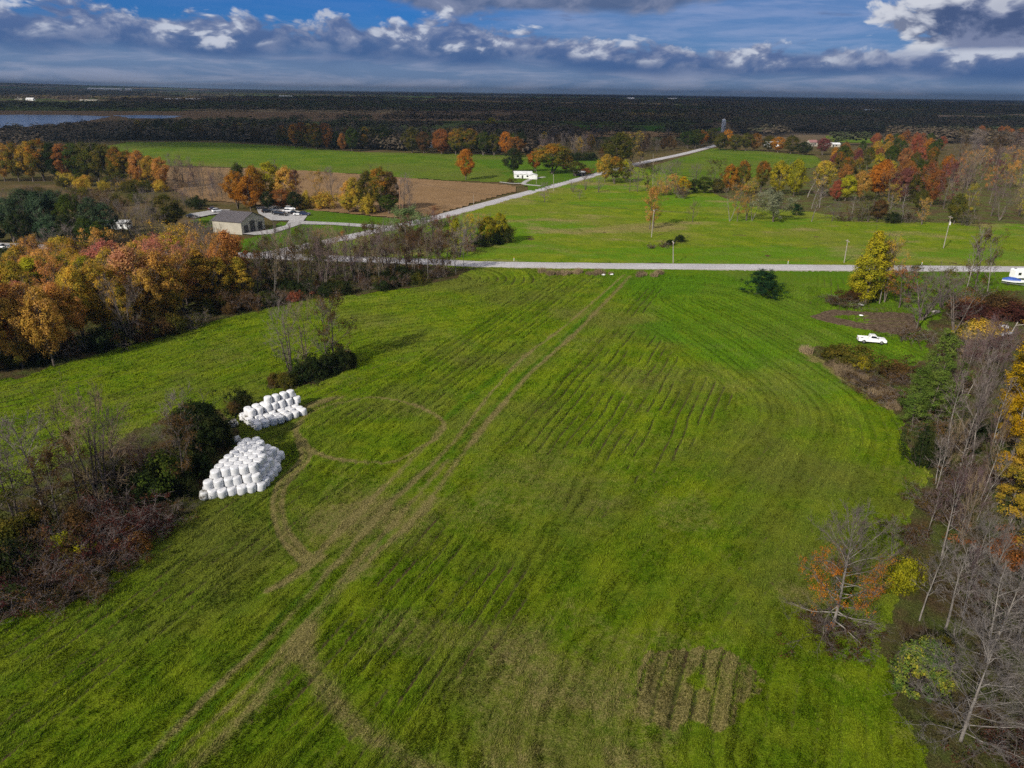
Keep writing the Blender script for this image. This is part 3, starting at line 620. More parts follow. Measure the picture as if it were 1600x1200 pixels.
def gravel_sheet(name, pts, z):
    o = poly_sheet(name, pts, z, GRAVEL)
    at = o.data.attributes.new('across', 'FLOAT', 'POINT'); at.data.foreach_set('value', np.zeros(len(o.data.vertices), np.float32)); return o
gravel_sheet('parking_lot', LOT, 0.22)
gravel_sheet('driveway', G((292, 340), (300, 334), (336, 328), (360, 328), (352, 333), (330, 336), (306, 341)), 0.22)
ribbon('driveway', smooth_line(G((846, 291), (824, 289), (818, 287), (828, 281), (850, 277)), 5), 1.6, 0.30, GRAVEL)
ribbon('driveway', smooth_line(G((782, 285), (800, 287), (818, 287)), 4), 1.2, 0.30, GRAVEL)
poly_sheet('marsh', G((-200, 199), (-200, 172), (300, 174), (640, 177), (1000, 181), (1000, 188), (640, 189), (460, 190), (280, 192), (100, 202)), 0.1, MARSH)
poly_sheet('brown_strip', G((690, 209), (880, 204), (1060, 206), (1080, 214), (900, 214), (700, 216)), 0.2, STUBBLE)
poly_sheet('green_strip', G((860, 196), (1020, 197), (1130, 199), (1130, 205), (900, 203)), 0.2, STRIPG)
poly_sheet('green_strip', G((1290, 212), (1380, 216), (1380, 224), (1290, 222)), 0.2, FAR_GRASS)
def water_mat():
    mt, g, out = new_mat('pond_water'); b = g.node('ShaderNodeBsdfPrincipled'); geo = g.node('ShaderNodeNewGeometry')
    b.inputs['Base Color'].default_value = (0.012, 0.02, 0.03, 1); b.inputs['Roughness'].default_value = 0.12; b.inputs['IOR'].default_value = 1.33
    bp = g.node('ShaderNodeBump'); bp.inputs['Strength'].default_value = 0.25; bp.inputs['Distance'].default_value = 0.3
    g.l.new(g.noise(geo.outputs['Position'], 0.25, 5, 0.6), bp.inputs['Height']); g.l.new(bp.outputs[0], b.inputs['Normal'])
    g.l.new(b.outputs[0], out.inputs[0]); return mt
WATER = water_mat()
def wob_poly(pts, amp, n=8, seed=3):
    out = []; rg = random.Random(seed)
    for i, (a, b) in enumerate(zip(pts, pts[1:] + pts[:1])):
        for k in range(n):
            t = k / n; out.append((a[0] + (b[0] - a[0]) * t + rg.uniform(-amp, amp), a[1] + (b[1] - a[1]) * t + rg.uniform(-amp, amp)))
    return out
poly_sheet('pond', wob_poly(G((-160, 181), (30, 179.5), (110, 180), (170, 182), (130, 190), (80, 197), (0, 200), (-160, 200)), 6), 0.35, WATER)
poly_sheet('pond', wob_poly(G((178, 180.5), (235, 180), (284, 181.5), (262, 185.5), (205, 185)), 5, seed=8), 0.35, WATER)

# real cloud deck above the frame: its shadow lies over the far land
def build_cloud():
    mt, g, out = new_mat('cloud'); d = g.node('ShaderNodeBsdfDiffuse'); t = g.node('ShaderNodeBsdfTranslucent'); mx = g.node('ShaderNodeMixShader')
    d.inputs[0].default_value = t.inputs[0].default_value = (0.93, 0.93, 0.95, 1); mx.inputs[0].default_value = 0.80
    g.l.new(d.outputs[0], mx.inputs[1]); g.l.new(t.outputs[0], mx.inputs[2]); g.l.new(mx.outputs[0], out.inputs[0])
    zc = 1800.0; sh = zc / math.tan(SUN_EL); ox, oy = sh * math.sin(SUN_AZ), sh * math.cos(SUN_AZ)
    gx = np.arange(-14000, 14000, 70.0); gy = np.concatenate([np.arange(380, 2600, 26.0), np.arange(2600, 15500, 130.0)])   # where the shadow falls
    X, Y = np.meshgrid(gx, gy)
    start = 712 + 40 * sstep(-X, 250, 420) + 110 * sstep(X, 60, 180) + 250 * sstep(X, 230, 420) + 240 * np.exp(-((X - 300) / 65.0) ** 2)
    T = sstep(Y + 130 * (fbm(X / 260, Y / 260, 2, 4) - .5), start - 50, start + 240)
    hole = sstep(fbm(X / 1700, Y / 800, 31, 4), .56, .64) * sstep(Y, 1900, 2600)
    T = T * (1 - hole); T[0, :] = T[-1, :] = 0; T[:, 0] = T[:, -1] = 0
    lump = fbm(X / 420, Y / 420, 6, 4)
    I = np.arange(X.size).reshape(X.shape)
    Q = np.stack([I[:-1, :-1], I[:-1, 1:], I[1:, 1:], I[1:, :-1]], -1).reshape(-1, 4)
    on = (T > .02).ravel()[Q].any(1); Q = Q[on]
    top = np.stack([X - ox, Y - oy, zc + T * (60 + 420 * lump)], -1).reshape(-1, 3); bot = np.stack([X - ox, Y - oy, zc - T * (20 + 90 * lump)], -1).reshape(-1, 3)
    n = len(top)
    me = raw_mesh('cloud', np.concatenate([top, bot]), np.concatenate([Q, Q[:, ::-1] + n]).ravel(), np.full(2 * len(Q), 4), mt, smooth=True)
    link('cloud', me, kind='structure')
build_cloud()
# added unseen sheet behind the camera: dims the sun over the nearest hayfield
def build_sun_dimmer():
    mt, g, out = new_mat('sun_dimmer'); t = g.node('ShaderNodeBsdfTranslucent'); d = g.node('ShaderNodeBsdfDiffuse'); m1 = g.node('ShaderNodeMixShader'); m2 = g.node('ShaderNodeMixShader'); tr = g.node('ShaderNodeBsdfTransparent')
    d.inputs[0].default_value = t.inputs[0].default_value = (0.93, 0.93, 0.95, 1); m1.inputs[0].default_value = 0.6; g.l.new(d.outputs[0], m1.inputs[1]); g.l.new(t.outputs[0], m1.inputs[2])
    at = g.node('ShaderNodeAttribute', attribute_name='thick'); g.l.new(g.math('MULTIPLY', at.outputs['Fac'], 0.17), m2.inputs[0]); g.l.new(tr.outputs[0], m2.inputs[1]); g.l.new(m1.outputs[0], m2.inputs[2]); g.l.new(m2.outputs[0], out.inputs[0])
    zc = 1800.0; sh = zc / math.tan(SUN_EL); ox, oy = sh * math.sin(SUN_AZ), sh * math.cos(SUN_AZ)
    X, Y = np.meshgrid(np.arange(-420, 420, 12.0), np.arange(-420, 130, 10.0))
    T = sstep(84 - Y - .06 * np.abs(X) + 24 * (fbm(X / 40, Y / 40, 77, 3) - .5), 0, 62) * sstep(400 - np.abs(X), 0, 120) * sstep(Y + 400, 0, 150)
    I = np.arange(X.size).reshape(X.shape); Q = np.stack([I[:-1, :-1], I[:-1, 1:], I[1:, 1:], I[1:, :-1]], -1).reshape(-1, 4); Q = Q[(T > .01).ravel()[Q].any(1)]
    l = fbm(X / 90, Y / 90, 78, 4); top = np.stack([X - ox, Y - oy, zc + T * (12 + 60 * l)], -1).reshape(-1, 3); bot = np.stack([X - ox, Y - oy, zc - T * (6 + 20 * l)], -1).reshape(-1, 3); n = len(top)
    me = raw_mesh('cloud', np.concatenate([top, bot]), np.concatenate([Q, Q[:, ::-1] + n]).ravel(), np.full(2 * len(Q), 4), mt, smooth=True)
    a_ = me.attributes.new('thick', 'FLOAT', 'POINT'); a_.data.foreach_set('value', np.concatenate([T.ravel(), T.ravel()]).astype(np.float32))
    link('cloud', me, kind='structure')  # unlike the deck above, this sheet is added only to dim the foreground
build_sun_dimmer()
# ------------------------------------------------------------------ tree kinds: trunk with limbs, branches (twigs), crown (leaves)
def seg_mesh(name, segs, mat):
    """segs: list of p0,p1,r0,r1 -> tapered prisms"""
    V = []; L = []; base = 0
    A = np.array([np.concatenate([s[0], s[1], [s[2], s[3]]]) for s in segs])
    for k, sel in ((6, A[:, 6] >= .06), (3, A[:, 6] < .06)):
        a = A[sel]
        if not len(a): continue
        p, q = a[:, :3], a[:, 3:6]; d = q - p; d /= np.linalg.norm(d, axis=1)[:, None] + 1e-9
        ref = np.where(np.abs(d[:, 2:3]) < .9, np.array([[0, 0, 1.0]]), np.array([[1.0, 0, 0]]))
        u = np.cross(d, ref); u /= np.linalg.norm(u, axis=1)[:, None]; v = np.cross(d, u)
        ang = 2 * np.pi * np.arange(k) / k
        ring = u[:, None, :] * np.cos(ang)[None, :, None] + v[:, None, :] * np.sin(ang)[None, :, None]
        vv = np.concatenate([p[:, None] + ring * a[:, 6][:, None, None], q[:, None] + ring * a[:, 7][:, None, None]], 1)
        n = len(a); V.append(vv.reshape(-1, 3)); o = base + np.arange(n)[:, None] * 2 * k
        for i in range(k):
            j = (i + 1) % k; L.append(np.stack([o[:, 0] + i, o[:, 0] + j, o[:, 0] + k + j, o[:, 0] + k + i], -1))
        base += n * 2 * k
    F = np.concatenate(L)
    return raw_mesh(name, np.concatenate(V), F.ravel(), np.full(len(F), 4), mat, smooth=True)
def leaf_mesh(name, C, N, size, mat, rg, aspect=1.0):
    n = len(C); N = N / (np.linalg.norm(N, axis=1)[:, None] + 1e-9)
    t = rg.normal(size=(n, 3)); u = np.cross(N, t); u /= np.linalg.norm(u, axis=1)[:, None] + 1e-9; v = np.cross(N, u)
    s = (size * rg.uniform(.65, 1.35, n))[:, None]
    V = np.stack([C - u * s * .5, C - v * s * .32 * aspect, C + u * s * .5, C + v * s * .32 * aspect], 1).reshape(-1, 3)
    return raw_mesh(name, V, np.arange(4 * n), np.full(n, 4), mat)
def limb(rg, segs, p, d, L, r, n=4, wig=.18, up=.08):
    pts = [p]; d = d / np.linalg.norm(d)
    for i in range(n):
        d = d + rg.normal(0, wig, 3) * (.5 + i / n) + np.array([0, 0, up]); d /= np.linalg.norm(d)
        q = p + d * L / n; r1 = r * (1 - .75 * (i + 1) / n); segs.append((p, q, r * (1 - .75 * i / n), r1)); p = q; pts.append(p)
    return pts, d
def skeleton(seed, h, rad, tr, n_main, first=.2, ang=(.5, 1.0), n2=6, n3=4, n4=0, twig=.018, forks=1, shape=None, up=.08, wig=.16, top=1.0, drift=.035):
    """returns thick segments, thin segments and branch tips"""
    rg = np.random.default_rng(seed); thick = []; thin = []; tips = []
    shape = shape or (lambda t: math.sqrt(max(0.05, 1 - (abs(t - .55) / .62) ** 2)))
    leaders = []
    for k in range(forks):
        lean = rg.normal(0, .015 if forks == 1 else .14, 2); p = np.array([0, 0, -.3]); d = np.array([lean[0], lean[1], 1.0]); pts = [p]; n = 9
        for i in range(n):
            d = d + np.append(rg.normal(0, drift, 2), .05); d /= np.linalg.norm(d); q = p + d * (h * top + .3) / n
            thick.append((p, q, max(.03, tr * (1 - i / n) ** .85), max(.02, tr * (1 - (i + 1) / n) ** .85))); p = q; pts.append(p)
        leaders.append(pts)
    az = rg.uniform(0, 6.28)
    for k in range(n_main):
        t = first + (1 - first) * (k + rg.uniform(0, .8)) / n_main * .97; pts = leaders[k % forks]
        f = t * (len(pts) - 1); i = min(int(f), len(pts) - 2); p = pts[i] + (pts[i + 1] - pts[i]) * (f - i)
        az += 2.4 + rg.normal(0, .3); e = ang[0] + (ang[1] - ang[0]) * t + rg.normal(0, .1)
        L = rad * shape(t) * rg.uniform(.8, 1.2) / max(.45, math.cos(e))
        L = min(L, (h - p[2]) * 1.05 + rad * .25)
        r = max(.025, tr * .42 * (1 - t * .7)); d = np.array([math.cos(az) * math.cos(e), math.sin(az) * math.cos(e), math.sin(e)])
        lp, d1 = limb(rg, thick, p, d, L, r, 4, wig, up); tips.append(lp[-1])
        for a in range(n2):
            f = rg.uniform(.25, 1) * 4; i = min(int(f), 3); q = lp[i] + (lp[i + 1] - lp[i]) * (f - i)
            d2 = (lp[i + 1] - lp[i]); d2 = d2 / np.linalg.norm(d2) + rg.normal(0, .55, 3) + np.array([0, 0, .15]); L2 = L * rg.uniform(.22, .48)
            sp, d3 = limb(rg, thin, q, d2, L2, max(twig * 1.6, r * .38), 3, wig, up); tips.append(sp[-1])
            for b in range(n3):
                f = rg.uniform(.2, 1) * 3; i = min(int(f), 2); q3 = sp[i] + (sp[i + 1] - sp[i]) * (f - i)
                d4 = d3 + rg.normal(0, .6, 3) + np.array([0, 0, .2]); L3 = L2 * rg.uniform(.35, .7)
                tp, d5 = limb(rg, thin, q3, d4, L3, twig, 2, wig * .8, up); tips.append(tp[-1])
                for c in range(n4):
                    q4 = tp[rg.integers(0, 3)]; d6 = d5 + rg.normal(0, .6, 3); limb(rg, thin, q4, d6, L3 * rg.uniform(.3, .6), twig * .8, 1, wig, up)
    return thick, thin, np.array(tips), rg
def leaves_at(rg, centres, n, spread, size, mat, name='crown', core=None, flat=1.0, aspect=1.0):
    idx = rg.integers(0, len(centres), n); d = rg.normal(size=(n, 3)); d /= np.linalg.norm(d, axis=1)[:, None]
    rr = spread * rg.uniform(.15, 1, n) ** .5 * (rg.uniform(.6, 1.3, len(centres))[idx]); d2 = d * np.array([1, 1, flat])
    C = centres[idx] + d2 * rr[:, None]; C[:, 2] = np.maximum(C[:, 2], .15)
    core = np.array([0, 0, centres[:, 2].mean()]) if core is None else core
    o = C - core; o /= np.linalg.norm(o, axis=1)[:, None] + 1e-9
    return leaf_mesh(name, C, d * .6 + o * .5 + np.array([0, 0, .25]) + rg.normal(0, .38, (n, 3)), size, mat, rg, aspect)
KINDS = {}       # kind -> list of dict(h, r, parts = [(name, mesh)])
def reg(kind, h, r, parts): KINDS.setdefault(kind, []).append(dict(h=h, r=r, parts=parts))
PD = PAL['gold']
def envelope(rg, h, r, low, n, wide=.45, sharp=1.0):
    """clump centres filling a lobed egg-shaped crown from low*h to h"""
    ph = rg.uniform(0, 6.28, 4); am = rg.uniform(.06, .16, 4); out = []
    while len(out) < n:
        t = rg.uniform(0, 1) ** .85; a = rg.uniform(0, 6.28)
        e = (t / wide) ** .55 if t < wide else max(0, 1 - ((t - wide) / (1 - wide)) ** 2.1) ** (.62 * sharp)
        lob = 1 + am[0] * math.sin(2 * a + ph[0]) + am[1] * math.sin(3 * a + ph[1] + 4 * t) + am[2] * math.sin(9 * t + ph[2] + a)
        k = rg.uniform(.45, 1) ** .5; rr = r * .86 * e * lob * k
        out.append((rr * math.cos(a), rr * math.sin(a), h * (low + (1 - low) * t * .96) + rg.normal(0, .25)))
    return np.array(out)
for s in range(8):          # broad leafy tree
    h = 13 + s % 3; th, tn_, tips, rg = skeleton(100 + s, h, 3.9, .24, 13, .17, (.2, 1.1), 4, 2, 0, .02, 1 + (s % 3 == 2), top=.9)
    reg('leafy', h, 4.6, [('trunk', seg_mesh('trunk', th + tn_, BARK)), ('crown', leaves_at(rg, envelope(rg, h, 4.6, .14 + .05 * (s % 3), 120, .38 + .06 * (s % 3)), 13000, 1.0, .31, PD))])
for s in range(5):          # tall narrow leafy tree
    h = 15; th, tn_, tips, rg = skeleton(200 + s, h, 2.2, .2, 15, .15, (.5, 1.2), 3, 2, 0, .02, 1, top=.9)
    reg('tall', h, 2.7, [('trunk', seg_mesh('trunk', th + tn_, BARK)), ('crown', leaves_at(rg, envelope(rg, h, 2.7, .08, 110, .35, 1.2), 12000, .80, .27, PD))])
for s in range(6):          # thin leafy tree, twigs showing between leaves
    h = 13; th, tn_, tips, rg = skeleton(300 + s, h, 3.4, .19, 15, .15, (.3, 1.2), 6, 4, 1, .018, 1 + s % 2)
    reg('sparse', h, 3.4, [('trunk', seg_mesh('trunk', th, BARK)), ('branches', seg_mesh('branches', tn_, TWIG)), ('crown', leaves_at(rg, tips[rg.permutation(len(tips))[:170]], 3200, .7, .24, PD))])
for s in range(7):          # bare spreading tree
    h = 12.5; th, tn_, tips, rg = skeleton(400 + s, h, 4.2, .2, 17, .13, (.2, 1.2), 8, 6, 2, .016, 1 + s % 3)
    reg('bare', h, 4.2, [('trunk', seg_mesh('trunk', th, BARK)), ('branches', seg_mesh('branches', tn_, TWIG))])
for s in range(6):          # bare slender tree with pale trunk
    h = 14; th, tn_, tips, rg = skeleton(500 + s, h, 1.9, .11, 20, .34, (.4, 1.25), 6, 5, 1, .013, 1 + (s == 3), shape=lambda t: 1.15 - t * .75)
    reg('slender', h, 2.3, [('trunk', seg_mesh('trunk', th, BARK_PALE)), ('branches', seg_mesh('branches', tn_, TWIG))])
for s in range(4):          # near bare tree with many pale limbs
    h = 13; th, tn_, tips, rg = skeleton(550 + s, h, 4.0, .135, 38, .10, (-.10, 1.15), 9, 6, 2, .010, 1 + (s == 1), shape=lambda t: 1.05 - t * .62, up=.05, drift=.008)
    reg('nearbare', h, 4.0, [('trunk', seg_mesh('trunk', th, BARK_PALE)), ('branches', seg_mesh('branches', tn_, TWIG_PALE))])
for s in range(4):          # tall aspen with leaves in tiers
    h = 17; th, tn_, tips, rg = skeleton(600 + s, h, 2.6, .17, 24, .14, (.25, 1.1), 4, 2, 0, .018, 1, shape=lambda t: 1.1 - t * .6)
    reg('aspen', h, 2.6, [('trunk', seg_mesh('trunk', th + tn_, BARK_PALE)), ('crown', leaves_at(rg, tips[rg.permutation(len(tips))[:150]], 12000, .95, .25, PAL['yellow'], flat=.65))])
for s in range(4):          # pine: tiers of needle tufts
    h = 13; th, tn_, tips, rg = skeleton(700 + s, h, 3.6, .2, 44, .06, (.0, .7), 5, 1, 0, .02, 1, shape=lambda t: 1.12 - t * .95, up=.06)
    reg('pine', h, 3.6, [('trunk', seg_mesh('trunk', th, BARK)), ('crown', leaves_at(rg, tips, 7500, .62, .42, PAL['pine'], flat=.55, aspect=.4))])
for s in range(2):          # rounded young spruce or juniper, full to the ground
    h = 5; th, tn_, tips, rg = skeleton(750 + s, h, 2.5, .12, 40, .03, (-.05, .9), 4, 1, 0, .02, 1, shape=lambda t: 1.1 - t * .75)
    reg('spruce', h, 2.5, [('trunk', seg_mesh('trunk', th, BARK)), ('crown', leaves_at(rg, tips, 6000, .45, .34, PAL['spruce'], flat=.7, aspect=.45))])
for s in range(2):          # willow
    h = 11; th, tn_, tips, rg = skeleton(770 + s, h, 5, .3, 16, .15, (.2, 1.1), 6, 3, 0, .02, 2)
    reg('willow', h, 5.0, [('trunk', seg_mesh('trunk', th + tn_, BARK)), ('crown', leaves_at(rg, tips[rg.permutation(len(tips))[:90]], 6500, 1.1, .5, PAL['willow'], flat=1.3, aspect=.5))])
def bush(seed, h, r, n, spread, size, nst=14, twiggy=False, n2=4, n3=3, n4=0):
    rg = np.random.default_rng(seed); st = []; thin = []; tips = []
    for k in range(nst):
        a = rg.uniform(0, 6.28); b = rg.uniform(0, .55) * r; e = rg.uniform(.5, 1.4)
        p = np.array([math.cos(a) * b, math.sin(a) * b, -.1]); d = np.array([math.cos(a) * math.cos(e), math.sin(a) * math.cos(e), math.sin(e)])
        L = h / max(.6, math.sin(e)) * rg.uniform(.6, 1.05)
        lp, d1 = limb(rg, st, p, d, L, .035, 5, .22, .04); tips.append(lp[-1]); tips.append(lp[-2])
        for j in range(n2):
            i = rg.integers(1, 5); sp, d3 = limb(rg, thin, lp[i], d1 + rg.normal(0, .7, 3), L * rg.uniform(.2, .42), .018, 3, .15, .04); tips.append(sp[-1])
            for q in range(n3):
                tp, d5 = limb(rg, thin, sp[rg.integers(1, 4)], d3 + rg.normal(0, .7, 3), L * rg.uniform(.12, .25), .015, 2, .15, .02); tips.append(tp[-1])
                for w in range(n4): limb(rg, thin, tp[rg.integers(0, 3)], d5 + rg.normal(0, .7, 3), L * rg.uniform(.06, .14), .011, 1)
    tips = np.array(tips); tips = tips[tips[:, 2] > .1]
    return st, thin, tips, rg
for s in range(5):          # leafy shrub
    st, thin, tips, rg = bush(800 + s, 2.6, 2.0, 0, 0, 0, 15)
    cc = np.concatenate([tips[rg.permutation(len(tips))[:40]], envelope(rg, 2.7, 2.1, .03, 60, .3)])
    reg('shrub', 2.9, 2.2, [('stems', seg_mesh('stems', st, BARK)), ('foliage', leaves_at(rg, cc, 4600, .55, .20, PAL['olive']))])
for s in range(5):          # bare twiggy shrub with some leaves left
    st, thin, tips, rg = bush(850 + s, 3.0, 2.2, 0, 0, 0, 16, n2=5, n3=5, n4=2)
    reg('thicket', 3.2, 2.4, [('stems', seg_mesh('stems', st + thin, TWIG)), ('foliage', leaves_at(rg, tips[rg.permutation(len(tips))[:100]], 2600, .45, .15, PAL['brown']))])
for s in range(2):          # near half bare tree: fine grey top, orange leaves on the lower sides, drooping lower limbs
    h = 12; th, tn_, tips, rg = skeleton(560 + s, h, 4.3, .19, 46, .07, (-.45, 1.15), 8, 6, 3, .011, 1, shape=lambda t: 1.0 - t * .45, up=.04)
    lt = tips[(tips[:, 2] > 3) & (tips[:, 2] < 8.3) & (np.hypot(tips[:, 0], tips[:, 1]) > 1.6)]
    reg('halfbare', h, 4.3, [('trunk', seg_mesh('trunk', th, BARK)), ('branches', seg_mesh('branches', tn_, TWIG)), ('crown', leaves_at(rg, lt[rg.permutation(len(lt))[:240]], 5600, .45, .13, PAL['orange']))])
st, thin, tips, rg = bush(870, 3.2, 2.4, 0, 0, 0, 22, n2=6, n3=5)
reg('nearshrub', 3.4, 2.6, [('stems', seg_mesh('stems', st + thin, BARK)), ('foliage', leaves_at(rg, envelope(rg, 3.4, 2.6, .02, 160, .3), 15000, .42, .16, PAL['mottled']))])
for s in range(3):          # tuft of dead weeds
    rg = np.random.default_rng(880 + s); n = 260; a = rg.uniform(0, 6.28, n); b = rg.uniform(0, 1, n) ** .6 * .9
    segs = []
    for i in range(n):
        p = np.array([math.cos(a[i]) * b[i], math.sin(a[i]) * b[i], -.05]); q = p + np.array([rg.normal(.08, .16), rg.normal(.08, .16), rg.uniform(.5, 1.15)]); segs.append((p, q, .018, .006))
    reg('weed', 1.0, 1.0, [('leaves', seg_mesh('leaves', segs, TWIG_TAN))])  # the part holds the tuft's thin dead stems

PLANTS = []      # root, base label, px
rnd = random.Random(11)
NAME = dict(leafy='broadleaf_tree', tall='broadleaf_tree', sparse='thinning_tree', bare='bare_tree', slender='birch_tree', nearbare='leafless_tree', aspen='aspen_tree', pine='pine_tree', spruce='evergreen_tree', willow='willow_tree', halfbare='half_bare_tree', nearshrub='shrub', shrub='shrub', thicket='bramble_bush', weed='weed_tuft')
CATS = dict(leafy='tree', tall='tree', sparse='tree', bare='tree', slender='tree', nearbare='tree', aspen='tree', pine='tree', spruce='tree', willow='tree', halfbare='tree', nearshrub='shrub', shrub='shrub', thicket='bush', weed='weeds')
def put(kind, x, y, h, w=None, pal=None, label='', group=None, twig=None, bark=None, rz=None, variant=None, name=None):
    """one plant of its own: root at the ground, a child per part, meshes shared between repeats"""
    P = KINDS[kind]; d = P[rnd.randrange(len(P)) if variant is None else variant % len(P)]
    sz = h / d['h']; sx = sz if w is None else w / 2 / d['r']
    root = empty(name or NAME[kind], (x, y, 0), rnd.uniform(0, 6.28) if rz is None else rz, (sx, sx, sz))
    root['category'] = CATS[kind]
    if group: root['group'] = group
    for nm, me in d['parts']:
        o = link(nm, me, root); want = None
        if nm in ('crown', 'foliage') and pal: want = PAL[pal]
        if nm == 'branches' and twig: want = twig
        if nm in ('stems', 'leaves') and twig: want = twig
        if nm == 'trunk' and bark: want = bark
        if want:
            o.material_slots[0].link = 'OBJECT'; o.material_slots[0].material = want
    PLANTS.append((root, label, PR(x, y, h * .6)[0], group)); return root
def P(kind, px, py, top=None, w=None, pal=None, label='', group=None, h=None, **kw):
    """same, from the foot of the plant in the photograph; w is the crown width in its pixels"""
    x, y = U(px, py)
    if h is None: h = height_of(x, y, top)
    if w: w = w * math.hypot(y, CAM_H - h * .5) / FPX
    return put(kind, x, y, h, w, pal, label, group, **kw)
def clump(poly, n, mix, hr, label, group, mind=3.0, seed=1, wr=None):
    """separate plants spread over a patch of ground; mix = [(weight, kind, palette, words)]"""
    Q = G(*poly); rg = random.Random(seed); xs = [q[0] for q in Q]; ys = [q[1] for q in Q]; got = []; tries = 0
    while len(got) < n and tries < n * 200:
        tries += 1; x = rg.uniform(min(xs), max(xs)); y = rg.uniform(min(ys), max(ys))
        if not in_poly(np.array([x]), np.array([y]), Q)[0]: continue
        if any((x - a) ** 2 + (y - b) ** 2 < mind * mind for a, b in got): continue
        got.append((x, y)); k = rg.choices(mix, [m_[0] for m_ in mix])[0]; h = rg.uniform(*hr) * (k[4] if len(k) > 4 else 1)
        tw = rg.choice([TWIG, TWIG, TWIG_TAN, TWIG_PURPLE]) if k[1] in ('bare', 'slender', 'sparse', 'thicket') else None
        put(k[1], x, y, h, rg.uniform(*wr) if wr else None, k[2], k[3] + ' ' + label, group, twig=tw)
# ------------------------------------------------------------------ planting
g1 = 'trees of the wood on the left'
L1 = 'at the field edge of the left wood'
# front row of the left wood, from the left border to the road
for px, py, top, w, kind, pal, words in [
    (-45, 590, 420, 120, 'leafy', 'amber', 'golden brown tree'), (14, 560, 432, 92, 'leafy', 'amber', 'tan orange tree'), (62, 566, 445, 70, 'leafy', 'amber', 'tan orange tree'),
    (106, 548, 445, 80, 'leafy', 'amber', 'tan orange tree'), (132, 535, 420, 60, 'leafy', 'gold', 'yellow gold tree'), (168, 525, 412, 84, 'leafy', 'gold', 'yellow gold tree'), (214, 508, 388, 90, 'leafy', 'pink', 'rosy red and amber tree'),
    (258, 500, 396, 84, 'leafy', 'amber', 'tan orange tree'), (288, 488, 388, 62, 'sparse', 'pink', 'thin mauve tree'), (205, 540, 445, 60, 'bare', None, 'bare grey tree'), (318, 480, 392, 50, 'tall', 'gold', 'yellow gold tree'),
    (336, 478, 366, 40, 'bare', None, 'bare grey tree'), (362, 466, 362, 66, 'leafy', 'amber', 'pale orange tree'), (378, 470, 402, 40, 'tall', 'gold', 'yellow gold tree'),
    (85, 572, 452, 64, 'leafy', 'amber', 'tan orange tree'), (36, 575, 468, 66, 'leafy', 'amber', 'tan orange tree'), (192, 528, 440, 54, 'leafy', 'gold', 'yellow gold tree'), (236, 512, 420, 60, 'leafy', 'amber', 'tan orange tree'), (272, 500, 412, 50, 'leafy', 'gold', 'yellow gold tree'), (345, 476, 402, 44, 'leafy', 'gold', 'yellow gold tree'), (404, 466, 398, 40, 'sparse', 'brown', 'thin brown tree'), (392, 455, 398, 40, 'bare', None, 'bare grey tree')]:
    P(kind, px, py, top, w, pal, words + ' ' + L1, g1)
L2 = 'in the back rows of the left wood'
for px, py, top, w, kind, pal, words in [
    (-20, 500, 405, 110, 'leafy', 'amber', 'tan orange tree'), (28, 490, 418, 80, 'leafy', 'gold', 'yellow gold tree'), (70, 480, 400, 90, 'leafy', 'lemon', 'mustard yellow tree'), (106, 470, 402, 80, 'leafy', 'lemon', 'mustard yellow tree'),
    (140, 470, 400, 70, 'leafy', 'gold', 'yellow gold tree'), (180, 465, 378, 84, 'leafy', 'pink', 'red topped tree'), (236, 455, 372, 70, 'leafy', 'gold', 'yellow gold tree'), (272, 450, 364, 60, 'leafy', 'gold', 'yellow gold tree'),
    (222, 440, 378, 60, 'leafy', 'amber', 'tan orange tree'), (296, 448, 360, 56, 'sparse', 'gold', 'thin gold tree'), (250, 470, 380, 60, 'sparse', 'pink', 'thin pinkish tree'), (310, 430, 352, 44, 'bare', None, 'bare grey tree'),
    (330, 425, 352, 40, 'bare', None, 'bare grey tree'), (46, 440, 398, 60, 'shrub', 'olive', 'olive tree'), (112, 438, 398, 60, 'sparse', 'olive', 'thin olive tree'), (350, 440, 374, 40, 'sparse', 'amber', 'thin amber tree'), (376, 430, 378, 36, 'sparse', 'rust', 'thin rusty tree')]:
    P(kind, px, py, top, w, pal, words + ' ' + L2, g1)
clump([(-30, 530), (150, 505), (300, 478), (385, 452), (362, 428), (200, 432), (0, 452)], 44, [(4, 'leafy', 'amber', 'tan orange tree'), (4, 'leafy', 'gold', 'yellow gold tree'), (2, 'leafy', 'pink', 'rosy tree'), (1, 'leafy', 'lemon', 'mustard yellow tree'), (2, 'sparse', 'amber', 'thin amber tree')], (10.5, 14), 'inside the left wood', g1, 4.0, 15)
clump([(1440, 770), (1560, 700), (1640, 850), (1640, 1010), (1490, 1010), (1440, 890)], 18, [(3, 'slender', None, 'bare slim tree'), (3, 'bare', None, 'bare twiggy tree')], (8, 12), 'among the thickets of the right hand strip', 'slim bare trees of the right strip', 2.6, 16, wr=(2.4, 3.8))
clump([(1470, 690), (1560, 640), (1570, 560), (1500, 560)], 9, [(3, 'slender', None, 'bare slim tree'), (2, 'bare', None, 'bare twiggy tree')], (9, 13), 'behind the pines of the right strip', 'slim bare trees behind the pines', 3, 17, wr=(2.4, 3.8))
# dark undergrowth along its foot
g2 = 'bushes along the foot of the left wood'
for i in range(34):
    t = i / 33; px = -30 + 560 * t; py = 588 - 128 * t + rnd.uniform(-10, 2) - (6 if t > .6 else 0)
    k = rnd.choice(['shrub', 'shrub', 'thicket']); pal = rnd.choice(['dark', 'dark', 'olive', 'brown']); wd = {'dark': 'dark green', 'olive': 'olive', 'brown': 'brown'}[pal]
    P(k, px, py, None, None, pal, f'{wd} {"shrub" if k == "shrub" else "bush"} along the foot of the left wood', g2, h=rnd.uniform(2.5, 5.0))
P('shrub', 458, 472, None, None, 'red', 'small red leaved shrub at the foot of the bare roadside trees', h=2.6)
